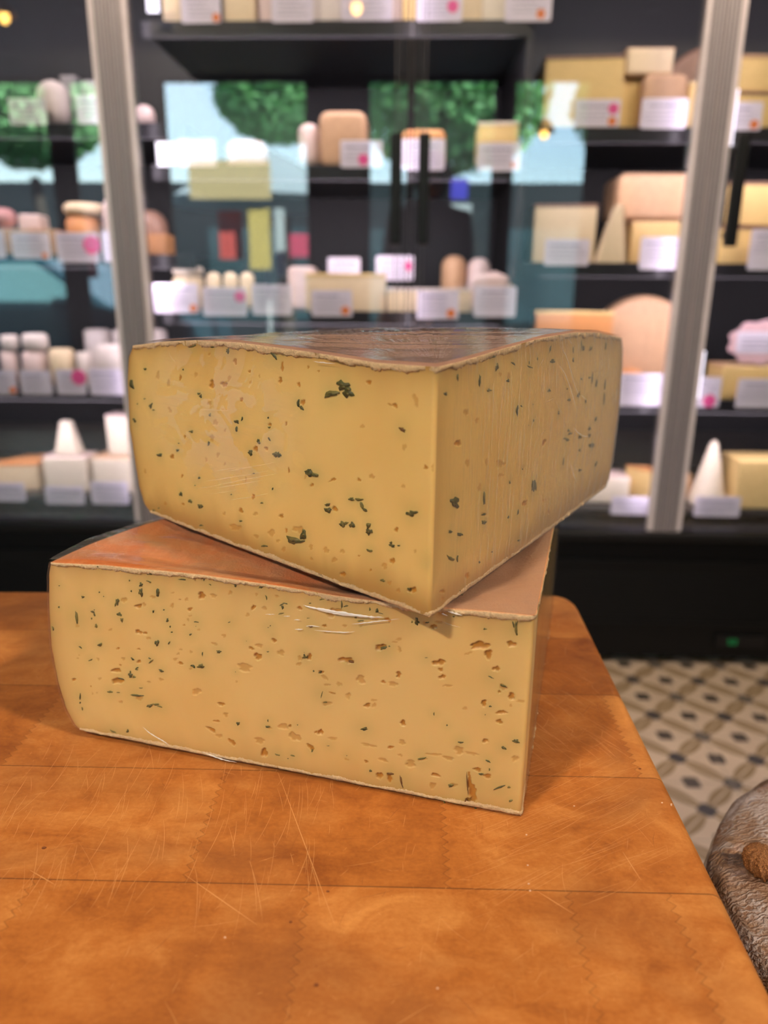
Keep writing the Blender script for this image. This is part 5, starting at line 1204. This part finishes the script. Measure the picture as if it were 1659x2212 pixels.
# ------------------------------------------------------------------ mottled wheel standing lower at the right
wx, wy, wz = .292, .268, .842
st = empty('wooden_stool', (wx, wy, 0), 'dark round stool carrying the mottled wheel', 'stool')
MB().lathe([(.10, .745), (.105, .755), (.105, .766), (.10, .772)], (wx, wy, 0), 40).build('seat', m_black, st)
for k in range(4):
    a = pi/4+k*pi/2; MB().tube([(wx+.07*cos(a), wy+.07*sin(a), .75), (wx+.10*cos(a), wy+.10*sin(a), 0)], .012).build('leg', m_black, st)
def mottled():
    t = NT('mottled_grey_brown_rind'); o = t.obj()
    n1 = t.noise(38, 6, .7, dist=.8); n2 = t.n('ShaderNodeTexWave', wave_type='BANDS', bands_direction='Y'); n2.inputs['Scale'].default_value = 110; n2.inputs['Distortion'].default_value = 14; n2.inputs['Detail'].default_value = 4; n2.inputs['Detail Scale'].default_value = 1.4; n2.inputs['Detail Roughness'].default_value = .6; t.set(n2.inputs['Vector'], t.scaled(o, 1, 1, 1, (0, 0, R(-12)))); n3 = t.noise(22, 4, .6)
    c = t.ramp(n1.outputs[0], [(.32, (.07, .04, .025)), (.44, (.30, .18, .11)), (.54, (.36, .30, .28)), (.68, (.62, .57, .60))])
    c = t.mix(t.math('MULTIPLY', t.ramp(n2.outputs[0], [(.25, (1, 1, 1)), (.6, (0, 0, 0))]), t.ramp(n3.outputs[0], [(.40, (1, 1, 1)), (.58, (.15, .15, .15))])), c, t.mix(n1.outputs[0], (.14, .07, .04), (.28, .16, .10)))
    c = t.mix(t.math('MULTIPLY', t.ramp(n3.outputs[0], [(.6, (0, 0, 0)), (.68, (1, 1, 1))]), .6), c, (.55, .22, .08))
    b = t.bsdf(Base_Color=c, Roughness=.4, Coat_Weight=.5, Coat_Roughness=.12)
    t.set(b.inputs['Normal'], t.bump(t.math('ADD', n2.outputs[0], n1.outputs[0]), .6, .002)); return t.done(b)
prof = [(.10, -.07), (.13, -.066), (.143, -.045), (.146, -.025), (.143, -.010), (.136, -.003), (.12, .002), (.09, .003), (.05, .002), (.012, .002)]
pr2 = []
for i in range(len(prof)-1):
    for q in range(4): s_ = q/4; pr2.append((prof[i][0]*(1-s_)+prof[i+1][0]*s_, prof[i][1]*(1-s_)+prof[i+1][1]*s_))
pr2.append(prof[-1])
w_ = empty('whole_cheese', (wx, wy, wz-.07), 'mottled grey-brown film-wrapped cheese wheel standing beside the right edge of the board', 'cheese')
ob = MB().lathe(pr2, (wx, wy, wz), 160, jit=lambda a, z: .006*sin(7*a)+.004*sin(13*a+2)+.003*sin(29*a+z*300)).build('rind', mottled(), w_, smooth=True)
P = at_z(1648, 1862, wz+.006)
nut = bpy.data.meshes.new('nut'); bmm = bmesh.new(); bmesh.ops.create_icosphere(bmm, subdivisions=5, radius=1)
for v in bmm.verts:
    d = v.co.normalized(); a = atan2(d.y, d.x)
    k = 1+.05*sin(a*11+d.z*5)+.04*sin(a*23+d.z*9)+.03*sin(d.x*31+d.y*17)
    v.co = Vector((d.x*.0085*k, d.y*.0105*k, d.z*.0065*k))
bmm.to_mesh(nut); bmm.free()
def nutmat():
    t = NT('wrinkled_brown_shell'); n1 = t.n('ShaderNodeTexVoronoi', feature='DISTANCE_TO_EDGE'); n1.inputs['Scale'].default_value = 1500; t.set(n1.inputs['Vector'], t.scaled(t.obj(), 1, 1, .3))
    c = t.ramp(n1.outputs[0], [(.0, (.13, .045, .012)), (.25, (.50, .22, .07)), (.6, (.62, .32, .13))])
    b = t.bsdf(Base_Color=c, Roughness=.6); t.set(b.inputs['Normal'], t.bump(n1.outputs[0], .9, .001)); return t.done(b)
no = link('wrinkled_nut', nut, None, [nutmat()], True); no.location = (P[0], P[1], wz+.006)
tag(no, 'round wrinkled brown nut-like lump lying on the mottled wheel', 'nut')
